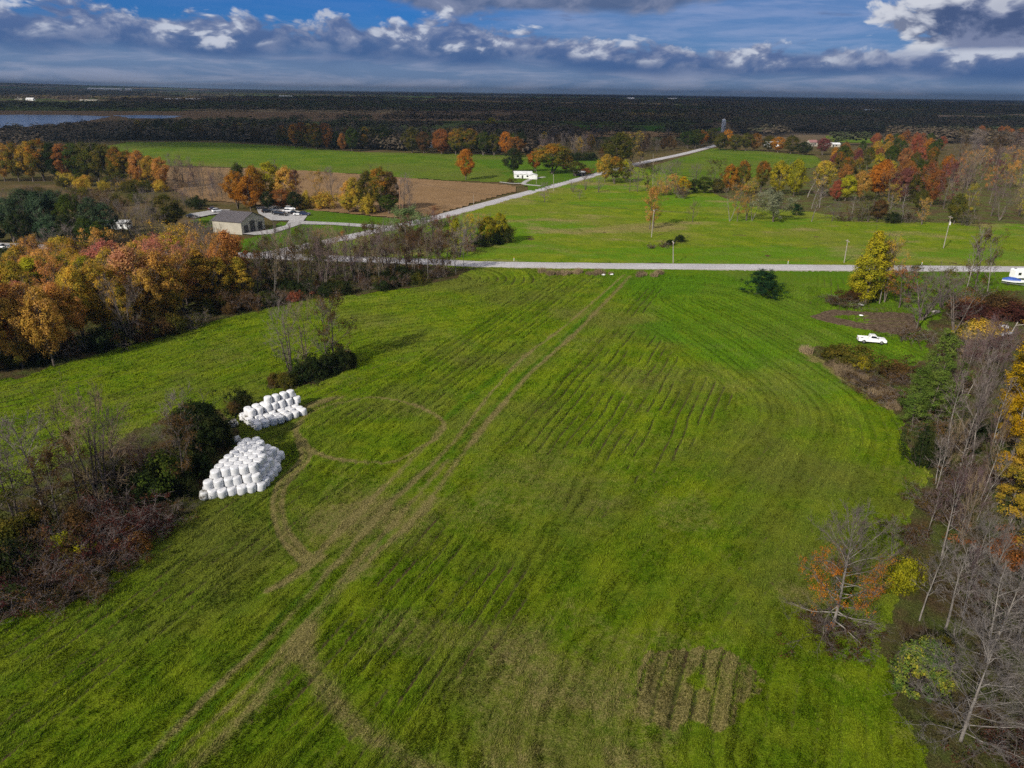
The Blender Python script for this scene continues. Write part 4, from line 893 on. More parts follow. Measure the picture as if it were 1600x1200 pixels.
# bare belt between hayfield and road
clump([(400, 470), (480, 462), (560, 452), (640, 447), (715, 430), (735, 420), (640, 416), (520, 412), (420, 412)], 78,
      [(5, 'slender', None, 'bare pale stemmed tree'), (3, 'bare', None, 'bare grey tree'), (1, 'sparse', 'brown', 'thin brown leaved tree'), (1, 'sparse', 'olive', 'thin olive tree')], (9.5, 13), 'in the belt before the road', 'bare trees in the belt along the field', 2.6, 5)
clump([(400, 480), (480, 471), (560, 459), (640, 451), (708, 434), (690, 430), (560, 440), (420, 460)], 26,
      [(3, 'shrub', 'dark', 'dark green shrub'), (2, 'thicket', 'brown', 'brown bush'), (1, 'shrub', 'olive', 'olive shrub')], (2.5, 4.5), 'under the bare trees before the road', 'undergrowth of the belt', 2.2, 6)
clump([(640, 444), (745, 424), (725, 419), (640, 432)], 7, [(1, 'thicket', 'brown', 'low brown bush')], (1.2, 2.2), 'where the belt meets the road', 'low bushes at the road', 1.8, 7)
# thicket between the two roads
clump([(490, 403), (560, 392), (640, 362), (690, 350), (740, 368), (738, 402), (640, 402), (540, 404)], 56,
      [(6, 'bare', None, 'bare brown tree'), (2, 'slender', None, 'bare pale stemmed tree'), (2, 'thicket', 'maroon', 'reddish brown bush', .45), (2, 'thicket', 'brown', 'brown bush', .45), (1, 'sparse', 'rust', 'thin rusty tree')], (5, 8.5), 'in the thicket between both roads', 'thicket between both roads', 3.0, 8)
P('willow', 640, 374, 333, 56, 'willow', 'pale silvery green willow in the thicket by the junction')
P('sparse', 498, 398, 363, 22, 'amber', 'slim peach coloured tree between the two roads')
for px, py, top, w, k, pal, wd in [(712, 384, 339, 20, 'tall', 'lemon', 'slim yellow tree'), (728, 386, 345, 22, 'sparse', 'lemon', 'thin yellow tree'), (745, 384, 340, 26, 'sparse', 'gold', 'thin gold tree'), (762, 382, 338, 34, 'leafy', 'lemon', 'mustard yellow tree'),
                                   (780, 380, 333, 32, 'leafy', 'lemon', 'mustard yellow tree'), (790, 379, 350, 26, 'shrub', 'olive', 'dark olive shrub'), (775, 382, 362, 30, 'shrub', 'dark', 'dark green shrub'), (750, 386, 366, 30, 'shrub', 'dark', 'dark green shrub'), (733, 392, 358, 40, 'bare', None, 'bare grey tree'), (718, 402, 362, 44, 'bare', None, 'bare grey tree')]:
    P(k, px, py, top, w, pal, wd + ' in the clump where the roads meet', 'clump where the roads meet')
# three bare trees over dark bushes in the hayfield
g3 = 'tree clump standing in the hayfield'
P('bare', 455, 588, 490, 66, None, 'leftmost bare tree of the clump in the hayfield', g3, variant=2)
P('bare', 480, 584, 484, 50, None, 'middle bare tree of the clump in the hayfield', g3, twig=TWIG_TAN, variant=1)
P('sparse', 525, 572, 474, 60, 'brown', 'thin brown leaved tree at the right of the hayfield clump', g3)
P('bare', 512, 576, 480, 50, None, 'tallest bare tree of the clump in the hayfield', g3, variant=0)
for px, py, h, w, pal in [(535, 578, 4.6, 40, 'dark'), (512, 585, 4.2, 40, 'dark'), (490, 592, 4.2, 46, 'dark'), (472, 598, 3.6, 40, 'dark'), (447, 606, 3.0, 36, 'olive'), (549, 572, 3.0, 22, 'dark'), (430, 602, 2.2, 26, 'brown')]:
    P('shrub', px, py, None, w, pal, f'{dict(dark="dark green", olive="olive", brown="brown")[pal]} shrub in the clump in the hayfield', g3, h=h)
P('shrub', 383, 642, None, 38, 'dark', 'dark round shrub behind the smaller bale stack', h=3.6)
P('shrub', 366, 646, None, 26, 'brown', 'brown shrub beside the smaller bale stack', h=2.2)
# thicket at the left of the bale stacks
g4 = 'trees in the thicket left of the bales'; L4 = 'in the thicket left of the bales'
for px, py, top, w, kind, pal, words, kw in [
    (74, 812, 668, 130, 'bare', None, 'widest bare pale tree', dict(bark=BARK_PALE, variant=3)), (30, 830, 700, 90, 'bare', None, 'leaning bare grey tree', dict(variant=4)), (168, 800, 648, 100, 'bare', None, 'wide bare brownish tree', dict(twig=TWIG_TAN, variant=5)),
    (150, 790, 630, 80, 'bare', None, 'tallest bare dark tree', dict(twig=TWIG_PURPLE)), (188, 780, 660, 66, 'bare', None, 'bare grey tree', {}), (128, 800, 690, 70, 'sparse', 'brown', 'thin brown flecked tree', {}), (98, 830, 720, 60, 'sparse', 'brown', 'low thin brown flecked tree', {}),
    (290, 768, 660, 60, 'sparse', 'brown', 'thin brown topped tree', {}), (235, 745, 690, 70, 'bare', None, 'low bare grey tree', dict(twig=TWIG_PURPLE)), (-10, 850, 740, 100, 'sparse', 'olive', 'thin olive tree', {}), (318, 718, 632, 96, 'leafy', 'dark', 'large dark green round tree', {}), (285, 722, 628, 70, 'bare', None, 'bare grey tree beside the dark round one', {}),
    (345, 700, 655, 50, 'shrub', 'dark', 'dark green tall shrub', {})]:
    P(kind, px, py, top, w, pal, words + ' ' + L4, g4, **kw)
for px, py, h, w, k, pal in [(262, 768, 5.5, 90, 'shrub', 'green'), (240, 780, 4.5, 80, 'shrub', 'dark'), (292, 772, 3.0, 40, 'shrub', 'dark'), (215, 760, 4.5, 80, 'thicket', 'brown'), (322, 745, 3.5, 46, 'shrub', 'dark'),
                             (205, 830, 4.5, 96, 'thicket', 'maroon'), (170, 850, 4.8, 100, 'thicket', 'maroon'), (150, 880, 4.2, 90, 'thicket', 'maroon'), (218, 862, 2.6, 50, 'shrub', 'rust'), (190, 885, 2.8, 70, 'thicket', 'brown'), (110, 878, 3.6, 60, 'shrub', 'lemon'), (80, 890, 3.8, 80, 'thicket', 'brown'), (120, 910, 3.4, 90, 'thicket', 'brown'),
                             (60, 918, 3.8, 90, 'thicket', 'maroon'), (10, 905, 4.5, 100, 'shrub', 'dark'), (-30, 880, 5.0, 120, 'shrub', 'olive'), (20, 870, 4.5, 80, 'shrub', 'olive'), (60, 865, 4.0, 80, 'thicket', 'brown'), (20, 945, 3.4, 90, 'thicket', 'brown'), (-30, 960, 3.8, 100, 'thicket', 'maroon'), (90, 940, 2.2, 70, 'thicket', 'brown'),
                             (140, 925, 1.8, 60, 'thicket', 'brown'), (55, 840, 4.0, 70, 'shrub', 'olive'), (130, 850, 4.2, 80, 'shrub', 'brown'), (255, 812, 1.8, 50, 'thicket', 'brown'), (285, 800, 1.4, 44, 'thicket', 'olive'), (240, 828, 2.2, 60, 'thicket', 'maroon'), (320, 690, 4.0, 70, 'shrub', 'dark'), (200, 735, 3.5, 70, 'thicket', 'brown'), (170, 760, 4.0, 70, 'shrub', 'olive')]:
    P(k, px, py, None, w, pal, f'{dict(dark="dark green", olive="olive", brown="brown", maroon="purplish red", green="mid green", rust="small orange", lemon="yellow leaved")[pal]} {"shrub" if k == "shrub" else "bush"} ' + L4, 'bushes in the thicket left of the bales', h=h)
# wooded strip on the right
g5 = 'trees of the strip on the right'; L5 = 'in the right hand strip'
for px, py, top, w, kind, pal, words, kw in [
    (1500, 1160, 1010, 180, 'nearbare', None, 'nearest bare spreading tree', dict(variant=0)), (1540, 1035, 895, 130, 'nearbare', None, 'bare many stemmed tree behind the nearest one', dict(variant=1)), (1436, 972, 848, 60, 'slender', None, 'bare white trunked tree by the yellow green shrub', dict(variant=0, twig=TWIG_PALE)),
    (1476, 985, 862, 90, 'slender', None, 'bare white trunked tree', dict(variant=1, twig=TWIG_PALE)), (1510, 930, 815, 80, 'nearbare', None, 'bare pale limbed tree', dict(variant=2)), (1392, 900, 815, 40, 'slender', None, 'small bare white trunked tree at the field edge', dict(variant=2)),
    (1470, 875, 745, 70, 'slender', None, 'bare white trunked tree', dict(variant=4, twig=TWIG_PURPLE)), (1500, 850, 745, 64, 'bare', None, 'bare purplish twigged tree', dict(bark=BARK_PALE, twig=TWIG_PURPLE)), (1462, 758, 690, 46, 'slender', None, 'bare white trunked tree', {}), (1480, 685, 590, 50, 'slender', None, 'bare white trunked tree', {}),
    (1500, 730, 600, 64, 'bare', None, 'bare dark twigged tree', dict(bark=BARK_PALE)), (1514, 740, 560, 52, 'slender', None, 'bare tall white trunked tree', {}), (1540, 735, 600, 44, 'slender', None, 'bare tall white trunked tree', {}), (1552, 700, 580, 40, 'slender', None, 'bare tall white trunked tree', {}),
    (1535, 640, 520, 80, 'bare', None, 'bare purple brown tree', dict(twig=TWIG_PURPLE)), 
    (1590, 1000, 880, 120, 'nearbare', None, 'bare pale limbed tree', dict(variant=3)), (1610, 1140, 1000, 150, 'nearbare', None, 'bare pale limbed tree', dict(variant=2)),
    (1428, 650, 575, 60, 'pine', 'pine', 'lower green pine', dict(variant=0)), (1425, 668, 618, 44, 'pine', 'pine', 'smallest green pine', dict(variant=1)), (1462, 630, 524, 76, 'pine', 'pine', 'tallest green pine', dict(variant=2)), (1450, 655, 580, 60, 'pine', 'pine', 'green pine in front of the tallest one', dict(variant=3)), (1440, 730, 672, 40, 'shrub', 'dark', 'dark green tall shrub', {}),
    (1580, 720, 532, 60, 'aspen', 'yellow', 'bright yellow aspen', {}), (1598, 700, 528, 70, 'aspen', 'yellow', 'bright yellow aspen', {}), (1590, 770, 590, 66, 'aspen', 'yellow', 'bright yellow aspen', {}), (1566, 700, 600, 40, 'aspen', 'yellow', 'bright yellow aspen', {}), (1578, 800, 690, 50, 'aspen', 'gold', 'thin golden aspen', {}), (1600, 850, 700, 70, 'aspen', 'gold', 'thin golden aspen', {}), (1625, 900, 740, 70, 'aspen', 'gold', 'thin golden aspen', {}),
    (1352, 475, 362, 52, 'tall', 'lemon', 'tall yellow tree beside the dirt plot', dict(variant=0)), (1370, 470, 378, 46, 'tall', 'lemon', 'yellow tree in the group beside the dirt plot', dict(variant=1)), (1374, 474, 372, 34, 'slender', None, 'bare slim tree beside the yellow ones', dict(twig=TWIG_TAN)), (1382, 472, 385, 36, 'sparse', 'gold', 'thin gold tree beside the yellow ones', {}),
    (1340, 468, 420, 46, 'leafy', 'lemon', 'low yellow tree in the group beside the dirt plot', {}), (1506, 470, 362, 44, 'slender', None, 'leaning bare tree before the road', dict(twig=TWIG)), (1520, 462, 366, 40, 'sparse', 'brown', 'thin brown tree before the road', {}), (1540, 470, 372, 40, 'slender', None, 'bare tree nearest the covered boat', {}),
    (1440, 500, 430, 80, 'bare', None, 'wide bare tree by the dirt plot', {}), (1432, 515, 440, 60, 'bare', None, 'bare dark tree over the dirt plot', {}), (1405, 480, 425, 50, 'sparse', 'rust', 'thin rusty tree behind the dirt plot', {}), (1420, 465, 418, 40, 'sparse', 'olive', 'thin olive tree behind the dirt plot', {}), (1490, 520, 445, 60, 'bare', None, 'bare tree behind the tallest pine', {}), (1470, 480, 425, 60, 'sparse', 'olive', 'thin olive tree behind the tallest pine', {})]:
    P(kind, px, py, top, w, pal, words + ' ' + L5, g5, **kw)
P('halfbare', 1300, 985, 815, 120, 'orange', 'half bare tree with orange leaves standing alone on the grass', variant=0, bark=BARK_PALE, twig=TWIG)
for px, py, h, w, k, pal, wd in [(1436, 1075, 5.0, 100, 'nearshrub', 'mottled', 'large yellow green leaved'), (1456, 1050, 4.0, 60, 'nearshrub', 'olive', 'green leaved'), (1410, 920, 3.6, 60, 'shrub', 'lemon', 'yellow green'), (1432, 905, 3.4, 60, 'thicket', 'olive', 'olive'),
                               (1325, 567, 4.0, 76, 'shrub', 'olive', 'large olive'), (1302, 562, 3.0, 46, 'shrub', 'olive', 'smaller olive'), (1345, 578, 2.6, 36, 'shrub', 'lemon', 'ochre'), (1395, 588, 3.0, 60, 'shrub', 'brown', 'round brown'), (1418, 600, 2.4, 40, 'thicket', 'brown', 'brown'),
                               (1355, 600, 2.0, 60, 'thicket', 'brown', 'brown'), (1380, 615, 2.0, 70, 'thicket', 'brown', 'brown'), (1400, 632, 2.0, 60, 'thicket', 'brown', 'brown'), (1340, 590, 1.6, 50, 'thicket', 'brown', 'brown'), (1300, 474, 1.8, 50, 'thicket', 'brown', 'brown'), (1325, 478, 1.6, 46, 'thicket', 'olive', 'olive'), (1330, 468, 2.6, 40, 'shrub', 'brown', 'brown'),
                               (1420, 530, 3.2, 50, 'thicket', 'brown', 'brown'), (1520, 500, 4.2, 80, 'shrub', 'maroon', 'dark red leaved'), (1560, 490, 4.5, 80, 'shrub', 'brown', 'large brown'), (1590, 500, 4.5, 70, 'shrub', 'maroon', 'dark red leaved'), (1545, 480, 4.0, 60, 'shrub', 'turning', 'yellow green'), (1500, 480, 4.0, 60, 'thicket', 'rust', 'rusty'),
                               (1530, 525, 3.6, 76, 'shrub', 'gold', 'ochre yellow'), (1560, 545, 3.0, 50, 'thicket', 'maroon', 'purplish red'), (1490, 545, 3.5, 50, 'thicket', 'brown', 'brown'), (1470, 560, 3.2, 50, 'thicket', 'brown', 'brown'), (1540, 560, 3.0, 70, 'thicket', 'maroon', 'purplish red'), (1590, 545, 3.0, 50, 'thicket', 'brown', 'brown'),
                               (1475, 690, 3.5, 70, 'thicket', 'brown', 'brown'), (1455, 720, 3.0, 60, 'shrub', 'dark', 'dark green'), (1500, 760, 3.0, 80, 'thicket', 'brown', 'brown'), (1445, 790, 3.0, 60, 'thicket', 'brown', 'brown'), (1470, 810, 3.0, 70, 'thicket', 'brown', 'brown'), (1430, 850, 2.6, 60, 'thicket', 'brown', 'brown'), (1580, 880, 3.0, 80, 'shrub', 'rust', 'rust orange'),
                               (1555, 950, 3.0, 90, 'thicket', 'brown', 'brown'), (1590, 1180, 2.6, 110, 'thicket', 'maroon', 'purplish red'), (1310, 1000, 1.2, 90, 'thicket', 'brown', 'low brown'), (1285, 980, 1.2, 60, 'thicket', 'brown', 'low twiggy brown'), (1520, 690, 3, 70, 'shrub', 'dark', 'dark green'), (1560, 760, 3, 70, 'thicket', 'brown', 'brown'), (1490, 610, 3, 60, 'thicket', 'brown', 'brown'), (1590, 600, 4, 60, 'shrub', 'olive', 'olive')]:
    P(k, px, py, None, w, pal, f'{wd} {"bush" if k == "thicket" else "shrub"} {L5}', 'bushes of the strip on the right', h=h)
P('spruce', 1192, 461, 430, 60, 'spruce', 'round dark green evergreen alone on the grass before the road', variant=0)
for i in range(46):         # dead weeds along the field margins
    if i < 22: px, py = 1256 + 150 * rnd.random() ** 1.0, 0; py = 546 + (px - 1256) * .60 + rnd.uniform(-8, 8); where = 'along the curved field edge'
    elif i < 38: px = rnd.uniform(842, 972); py = 428 + rnd.uniform(-1.5, 2.5); where = 'in the rank grass before the road'
    else: px = rnd.uniform(995, 1035); py = 430 + rnd.uniform(-2, 3); where = 'beside the field entrance'
    P('weed', px, py, None, None, None, 'straw coloured dead weed tuft ' + where, 'dead weed tufts ' + where, h=rnd.uniform(.9, 1.7))
# beyond the road: meadow shrubs and hedge
L6 = 'in the meadow beyond the road'
P('sparse', 1021, 357, 296, 32, 'gold', 'tall orange brown bush tree ' + L6, twig=TWIG_TAN); P('sparse', 1015, 358, 302, 24, 'amber', 'slim tan tree ' + L6, twig=TWIG_TAN)
P('bare', 1082, 347, 318, 24, None, 'small round bare shrub ' + L6, twig=TWIG_TAN)
P('bare', 851, 316, 288, 22, None, 'small bare roadside tree ' + L6)
for px, py, top, w in [(915, 297, 276, 20), (935, 300, 280, 18), (905, 311, 298, 18), (895, 300, 286, 18)]: P('bare', px, py, top, w, None, 'little bare tree near the bend of the far road', 'little bare trees')
for px, py, h, w in [(1062, 378, 2.6, 18), (1047, 383, 2.0, 16), (1035, 386, 1.8, 16), (1018, 388, 1.6, 14)]: P('shrub' if px > 1040 else 'thicket', px, py, None, w, 'dark' if px > 1040 else 'brown', 'low dark bush in the row on the meadow', 'row of low bushes on the meadow', h=h)
L7 = 'in the hedge line across the meadow'; g7 = 'hedge line across the meadow'
for px, py, top, w, kind, pal, words, kw in [
    (1140, 346, 296, 22, 'slender', None, 'bare pale stemmed tree', dict(twig=TWIG_TAN)), (1152, 346, 294, 24, 'sparse', 'amber', 'thin amber tree', {}), (1166, 345, 288, 24, 'sparse', 'gold', 'thin gold tree', {}), (1175, 345, 300, 20, 'slender', None, 'bare pale stemmed tree', dict(twig=TWIG_TAN)),
    (1208, 347, 306, 52, 'willow', 'sage', 'pale grey green round tree', {}), (1245, 336, 321, 18, 'spruce', 'spruce', 'small dark evergreen', {}), (1268, 346, 296, 26, 'slender', None, 'bare pale stemmed tree', {}), (1300, 346, 318, 30, 'bare', None, 'low bare tree', {}), (1330, 344, 308, 26, 'slender', None, 'bare pale stemmed tree', {}), (1340, 345, 314, 26, 'thicket', 'olive', 'olive bush', {}),
    (1356, 346, 306, 32, 'sparse', 'olive', 'thin olive tree', {}), (1370, 347, 312, 30, 'leafy', 'brown', 'brown round tree', {}), (1385, 346, 308, 24, 'slender', None, 'bare pale stemmed tree', {}), (1408, 348, 316, 28, 'slender', None, 'bare pale stemmed tree', {}), (1420, 348, 326, 26, 'thicket', 'brown', 'brown bush', {}), (1440, 351, 316, 20, 'sparse', 'amber', 'thin amber tree', {}),
    (1395, 348, 332, 26, 'shrub', 'dark', 'dark green shrub', {}), (1320, 346, 332, 24, 'thicket', 'brown', 'brown bush', {}), (1510, 352, 330, 26, 'thicket', 'olive', 'olive bush', {}), (1490, 350, 302, 30, 'leafy', 'olive', 'olive round tree', {})]:
    P(kind, px, py, top, w, pal, words + ' ' + L7, g7, **kw)
# belt before the bend of the far road
L8 = 'in the belt by the bend of the far road'; g8 = 'belt by the bend of the far road'
for px, py, top, w, kind, pal, words in [(945, 285, 242, 30, 'leafy', 'gold', 'mottled gold tree'), (960, 287, 245, 34, 'leafy', 'turning', 'green and gold tree'), (978, 284, 250, 26, 'leafy', 'lemon', 'mustard yellow tree'), (965, 262, 208, 52, 'leafy', 'olive', 'large olive brown tree'), (948, 258, 222, 30, 'leafy', 'brown', 'brown tree'), (985, 258, 214, 30, 'sparse', 'gold', 'thin gold tree'), (1000, 255, 212, 20, 'sparse', 'brown', 'thin brown tree'),
    (984, 300, 258, 22, 'bare', None, 'bare grey tree'), (996, 300, 256, 24, 'bare', None, 'bare grey tree'), (1010, 298, 262, 22, 'sparse', 'olive', 'thin olive tree'), (1026, 300, 262, 22, 'bare', None, 'bare grey tree'), (1040, 302, 258, 24, 'bare', None, 'bare grey tree'), (1054, 302, 256, 22, 'bare', None, 'bare grey tree'), (1048, 304, 276, 26, 'sparse', 'amber', 'thin amber tree'), (1066, 304, 276, 22, 'tall', 'yellow', 'bright yellow tree'), (1064, 310, 290, 18, 'thicket', 'brown', 'brown bush'), (1035, 305, 282, 22, 'thicket', 'amber', 'amber bush'),
    (1085, 300, 262, 26, 'bare', None, 'bare grey tree'), (1084, 302, 280, 28, 'leafy', 'green', 'green low tree'), (1100, 302, 276, 30, 'leafy', 'green', 'green low tree'), (1115, 300, 254, 24, 'sparse', 'olive', 'thin olive tree'), (1120, 302, 280, 26, 'leafy', 'olive', 'olive low tree')]:
    P(kind, px, py, top, w, pal, words + ' ' + L8, g8)
# the colourful wood on the right
L9 = 'in the colourful wood on the right'; g9 = 'trees of the colourful wood on the right'
for px, py, top, w, kind, pal, words in [(1138, 298, 258, 28, 'leafy', 'orange', 'orange tree'), (1158, 298, 252, 30, 'leafy', 'turning', 'green and orange tree'), (1188, 302, 252, 30, 'leafy', 'turning', 'green and orange tree'), (1170, 302, 284, 20, 'tall', 'lemon', 'yellow tree'), (1215, 304, 252, 36, 'leafy', 'lemon', 'mustard yellow tree'), (1240, 306, 250, 36, 'leafy', 'lemon', 'mustard yellow tree'),
    (1262, 308, 262, 30, 'slender', None, 'bare white stemmed tree'), (1282, 308, 252, 40, 'leafy', 'gold', 'gold tree'), (1305, 314, 282, 22, 'leafy', 'red', 'small red tree'), (1320, 314, 274, 34, 'leafy', 'lemon', 'mustard yellow tree'), (1342, 314, 268, 30, 'leafy', 'amber', 'tan orange tree'), (1366, 312, 256, 40, 'leafy', 'orange', 'orange tree'), (1375, 306, 250, 36, 'leafy', 'orange', 'orange tree'), (1388, 316, 268, 26, 'sparse', 'rust', 'thin rusty tree'),
    (1406, 316, 262, 36, 'leafy', 'crimson', 'wine red tree'), (1425, 318, 270, 30, 'leafy', 'olive', 'olive tree'), (1440, 320, 262, 30, 'sparse', 'rust', 'thin rusty tree'), (1454, 322, 264, 30, 'leafy', 'rust', 'rusty tree'), (1474, 326, 262, 34, 'sparse', 'crimson', 'thin pinkish tree'), (1268, 326, 276, 26, 'slender', None, 'bare white stemmed tree'), (1280, 326, 284, 24, 'slender', None, 'bare white stemmed tree'), (1410, 326, 290, 20, 'slender', None, 'bare white stemmed tree'), (1392, 326, 292, 24, 'sparse', 'gold', 'thin gold tree'), (1435, 330, 296, 24, 'leafy', 'olive', 'olive tree')]:
    P(kind, px, py, top, w, pal, words + ' ' + L9, g9)
clump([(1270, 296), (1400, 302), (1470, 310), (1480, 285), (1440, 252), (1380, 240), (1330, 244), (1290, 262)], 46,
      [(4, 'leafy', 'rust', 'rusty tree'), (3, 'leafy', 'red', 'red tree'), (6, 'leafy', 'turning', 'green and orange tree'), (5, 'leafy', 'olive', 'olive tree'), (6, 'leafy', 'green', 'green tree'), (2, 'leafy', 'orange', 'orange tree'), (2, 'leafy', 'gold', 'gold tree'), (1, 'leafy', 'crimson', 'wine red tree'), (1, 'leafy', 'lemon', 'mustard yellow tree')], (12, 17), L9, g9, 6.5, 21)
clump([(1330, 240), (1490, 250), (1470, 232), (1400, 226), (1340, 230)], 18, [(4, 'leafy', 'red', 'red tree'), (3, 'leafy', 'orange', 'orange tree'), (3, 'leafy', 'rust', 'rusty tree'), (2, 'leafy', 'green', 'green tree')], (13, 17), 'at the back of the colourful wood', g9, 9, 22)
clump([(1480, 345), (1680, 352), (1700, 300), (1640, 262), (1560, 248), (1490, 262), (1470, 310)], 90,
      [(5, 'bare', None, 'bare grey tree'), (4, 'slender', None, 'bare white stemmed tree'), (2, 'sparse', 'amber', 'thin amber tree'), (1, 'sparse', 'crimson', 'thin pinkish tree'), (1, 'sparse', 'lemon', 'thin yellow tree'), (1, 'thicket', 'brown', 'brown bush', .4)], (11, 16), 'in the bare part of the right wood', 'bare part of the right wood', 5, 23)
clump([(1500, 262), (1600, 262), (1640, 240), (1540, 228), (1490, 240)], 22, [(3, 'bare', None, 'bare grey tree'), (1, 'sparse', 'brown', 'thin brown tree')], (14, 19), 'at the back of the right wood', 'back of the right wood', 7, 24)
clump([(1490, 222), (1600, 226), (1600, 214), (1500, 212)], 14, [(3, 'leafy', 'rust', 'rusty tree'), (1, 'leafy', 'brown', 'brown tree')], (14, 18), 'in the rusty row on the far right', 'rusty row on the far right', 12, 25)
# field trees and yard trees in the middle distance
P('leafy', 728, 281, 233, 32, 'orange', 'lone orange tree at the edge of the stubble field', variant=1)
P('leafy', 802, 270, 232, 34, 'dark', 'dark green tree behind the white bungalow')
P('leafy', 836, 268, 236, 28, 'orange', 'orange tree right of the white bungalow'); P('leafy', 862, 272, 225, 62, 'turning', 'big gold and green tree in the yard by the far road', variant=2); P('leafy', 884, 268, 242, 30, 'gold', 'gold tree in the yard by the far road')
P('leafy', 900, 276, 252, 30, 'olive', 'dark olive round tree overhanging the far road'); P('shrub', 915, 272, None, 20, 'rust', 'rust coloured shrub beside the far road', h=4); P('shrub', 797, 286, None, 14, 'olive', 'olive shrub at the bungalow driveway', h=2.5)
for px in (890, 902, 915, 926): P('shrub', px, 251, None, 20, 'dark', 'clipped dark bush in the row behind the yard', 'row of dark bushes behind the yard', h=6)
L10 = 'behind the grey barn'; g10 = 'trees behind the grey barn'
for px, py, top, w, kind, pal, words in [(372, 326, 268, 40, 'leafy', 'orange', 'brightest orange tree'), (392, 328, 276, 44, 'leafy', 'orange', 'blazing orange tree'), (375, 310, 256, 30, 'leafy', 'green', 'green tree'), (400, 322, 260, 40, 'leafy', 'orange', 'orange tree'), (425, 318, 254, 50, 'leafy', 'lemon', 'mustard yellow tree'), (450, 320, 262, 44, 'leafy', 'amber', 'tan orange tree'), (466, 322, 272, 24, 'sparse', 'maroon', 'thin dark red tree'), (440, 326, 296, 40, 'leafy', 'rust', 'rusty low tree'), (462, 328, 300, 30, 'leafy', 'dark', 'dark green low tree'), (420, 328, 300, 30, 'leafy', 'dark', 'dark green low tree')]:
    P(kind, px, py, top, w, pal, words + ' ' + L10, g10)
L11 = 'in the row before the stubble field'; g11 = 'tree row before the stubble field'
for px, py, top, w, kind, pal, words in [(496, 324, 272, 24, 'sparse', 'gold', 'thin gold tree'), (520, 324, 268, 34, 'bare', None, 'bare mauve tree'), (508, 326, 300, 36, 'shrub', 'gold', 'gold shrub'), (545, 328, 284, 26, 'leafy', 'amber', 'tan orange tree'), (556, 330, 278, 34, 'leafy', 'gold', 'gold tree'), (575, 330, 268, 36, 'leafy', 'olive', 'olive tree'), (595, 330, 262, 46, 'leafy', 'turning', 'green and orange tree'), (612, 330, 270, 34, 'leafy', 'brown', 'brown tree'), (545, 332, 302, 34, 'leafy', 'gold', 'gold low tree'), (608, 334, 304, 36, 'leafy', 'green', 'green low tree'), (632, 332, 278, 30, 'bare', None, 'bare mauve tree'), (640, 334, 290, 30, 'bare', None, 'bare mauve tree'), (575, 334, 306, 30, 'shrub', 'gold', 'gold shrub'), (480, 326, 300, 22, 'shrub', 'gold', 'gold shrub')]:
    P(kind, px, py, top, w, pal, words + ' ' + L11, g11)
clump([(270, 300), (355, 312), (350, 292), (280, 280)], 22, [(1, 'bare', None, 'bare mauve tree')], (8, 11), 'left of the orange trees', 'bare trees left of the orange ones', 4, 31)
clump([(255, 322), (300, 330), (345, 312), (300, 306)], 12, [(2, 'bare', None, 'low bare tree'), (1, 'shrub', 'dark', 'dark green shrub', .6)], (6, 8), 'in the scrub behind the barn drive', 'scrub behind the barn drive', 4, 32)
# silvery dark trees and bare poplars left of the barn
L12 = 'in the dark stand left of the barn'; g12 = 'dark stand left of the barn'
for px, py, top, w, pal, words in [(22, 378, 310, 50, 'silver', 'grey green tree'), (48, 378, 294, 56, 'silver', 'grey green tree'), (72, 380, 300, 50, 'silver', 'grey green tree'), (96, 376, 298, 50, 'silver', 'grey green tree'), (122, 382, 304, 50, 'green', 'green tree'), (150, 384, 310, 44, 'silver', 'grey green tree'), (172, 384, 316, 40, 'silver', 'grey green tree'), (40, 384, 330, 50, 'dark', 'dark low tree'), (84, 384, 336, 50, 'silver', 'grey green low tree'), (110, 386, 338, 40, 'dark', 'dark low tree'), (140, 386, 338, 40, 'green', 'green low tree'), (160, 388, 346, 36, 'green', 'green low tree'), (0, 378, 318, 50, 'dark', 'dark tree'), (-25, 380, 310, 50, 'olive', 'olive tree'), (60, 370, 300, 50, 'dark', 'dark tree')]:
    P('leafy', px, py, top, w, pal, words + ' ' + L12, g12)
for px, py, top, w, kind, pal, words in [(196, 378, 322, 30, 'bare', None, 'bare pale tree'), (212, 376, 310, 30, 'slender', None, 'bare white stemmed tree'), (228, 374, 306, 26, 'slender', None, 'bare white stemmed tree'), (240, 372, 304, 30, 'bare', None, 'bare pale tree'), (205, 372, 318, 26, 'sparse', 'brown', 'thin brown tree'), (262, 358, 304, 52, 'leafy', 'olive', 'olive gold round tree'), (275, 352, 320, 34, 'leafy', 'dark', 'dark green tree'), (222, 380, 330, 34, 'bare', None, 'bare pale tree'), (182, 384, 336, 30, 'bare', None, 'bare pale tree'), (250, 374, 330, 30, 'bare', None, 'bare pale tree')]:
    P(kind, px, py, top, w, pal, words + ' between the dark stand and the barn', 'trees between the dark stand and the barn')
P('bare', 97, 402, 358, 56, None, 'dark bare tree leaning over the left end of the road'); P('shrub', 45, 396, None, 40, 'maroon', 'red leaved shrub at the left end of the road', h=4); P('shrub', 18, 404, None, 60, 'dark', 'dark hedge bush at the left border below the road', h=3.5); P('shrub', 125, 394, None, 14, 'lemon', 'small yellow green shrub on the verge', h=3)
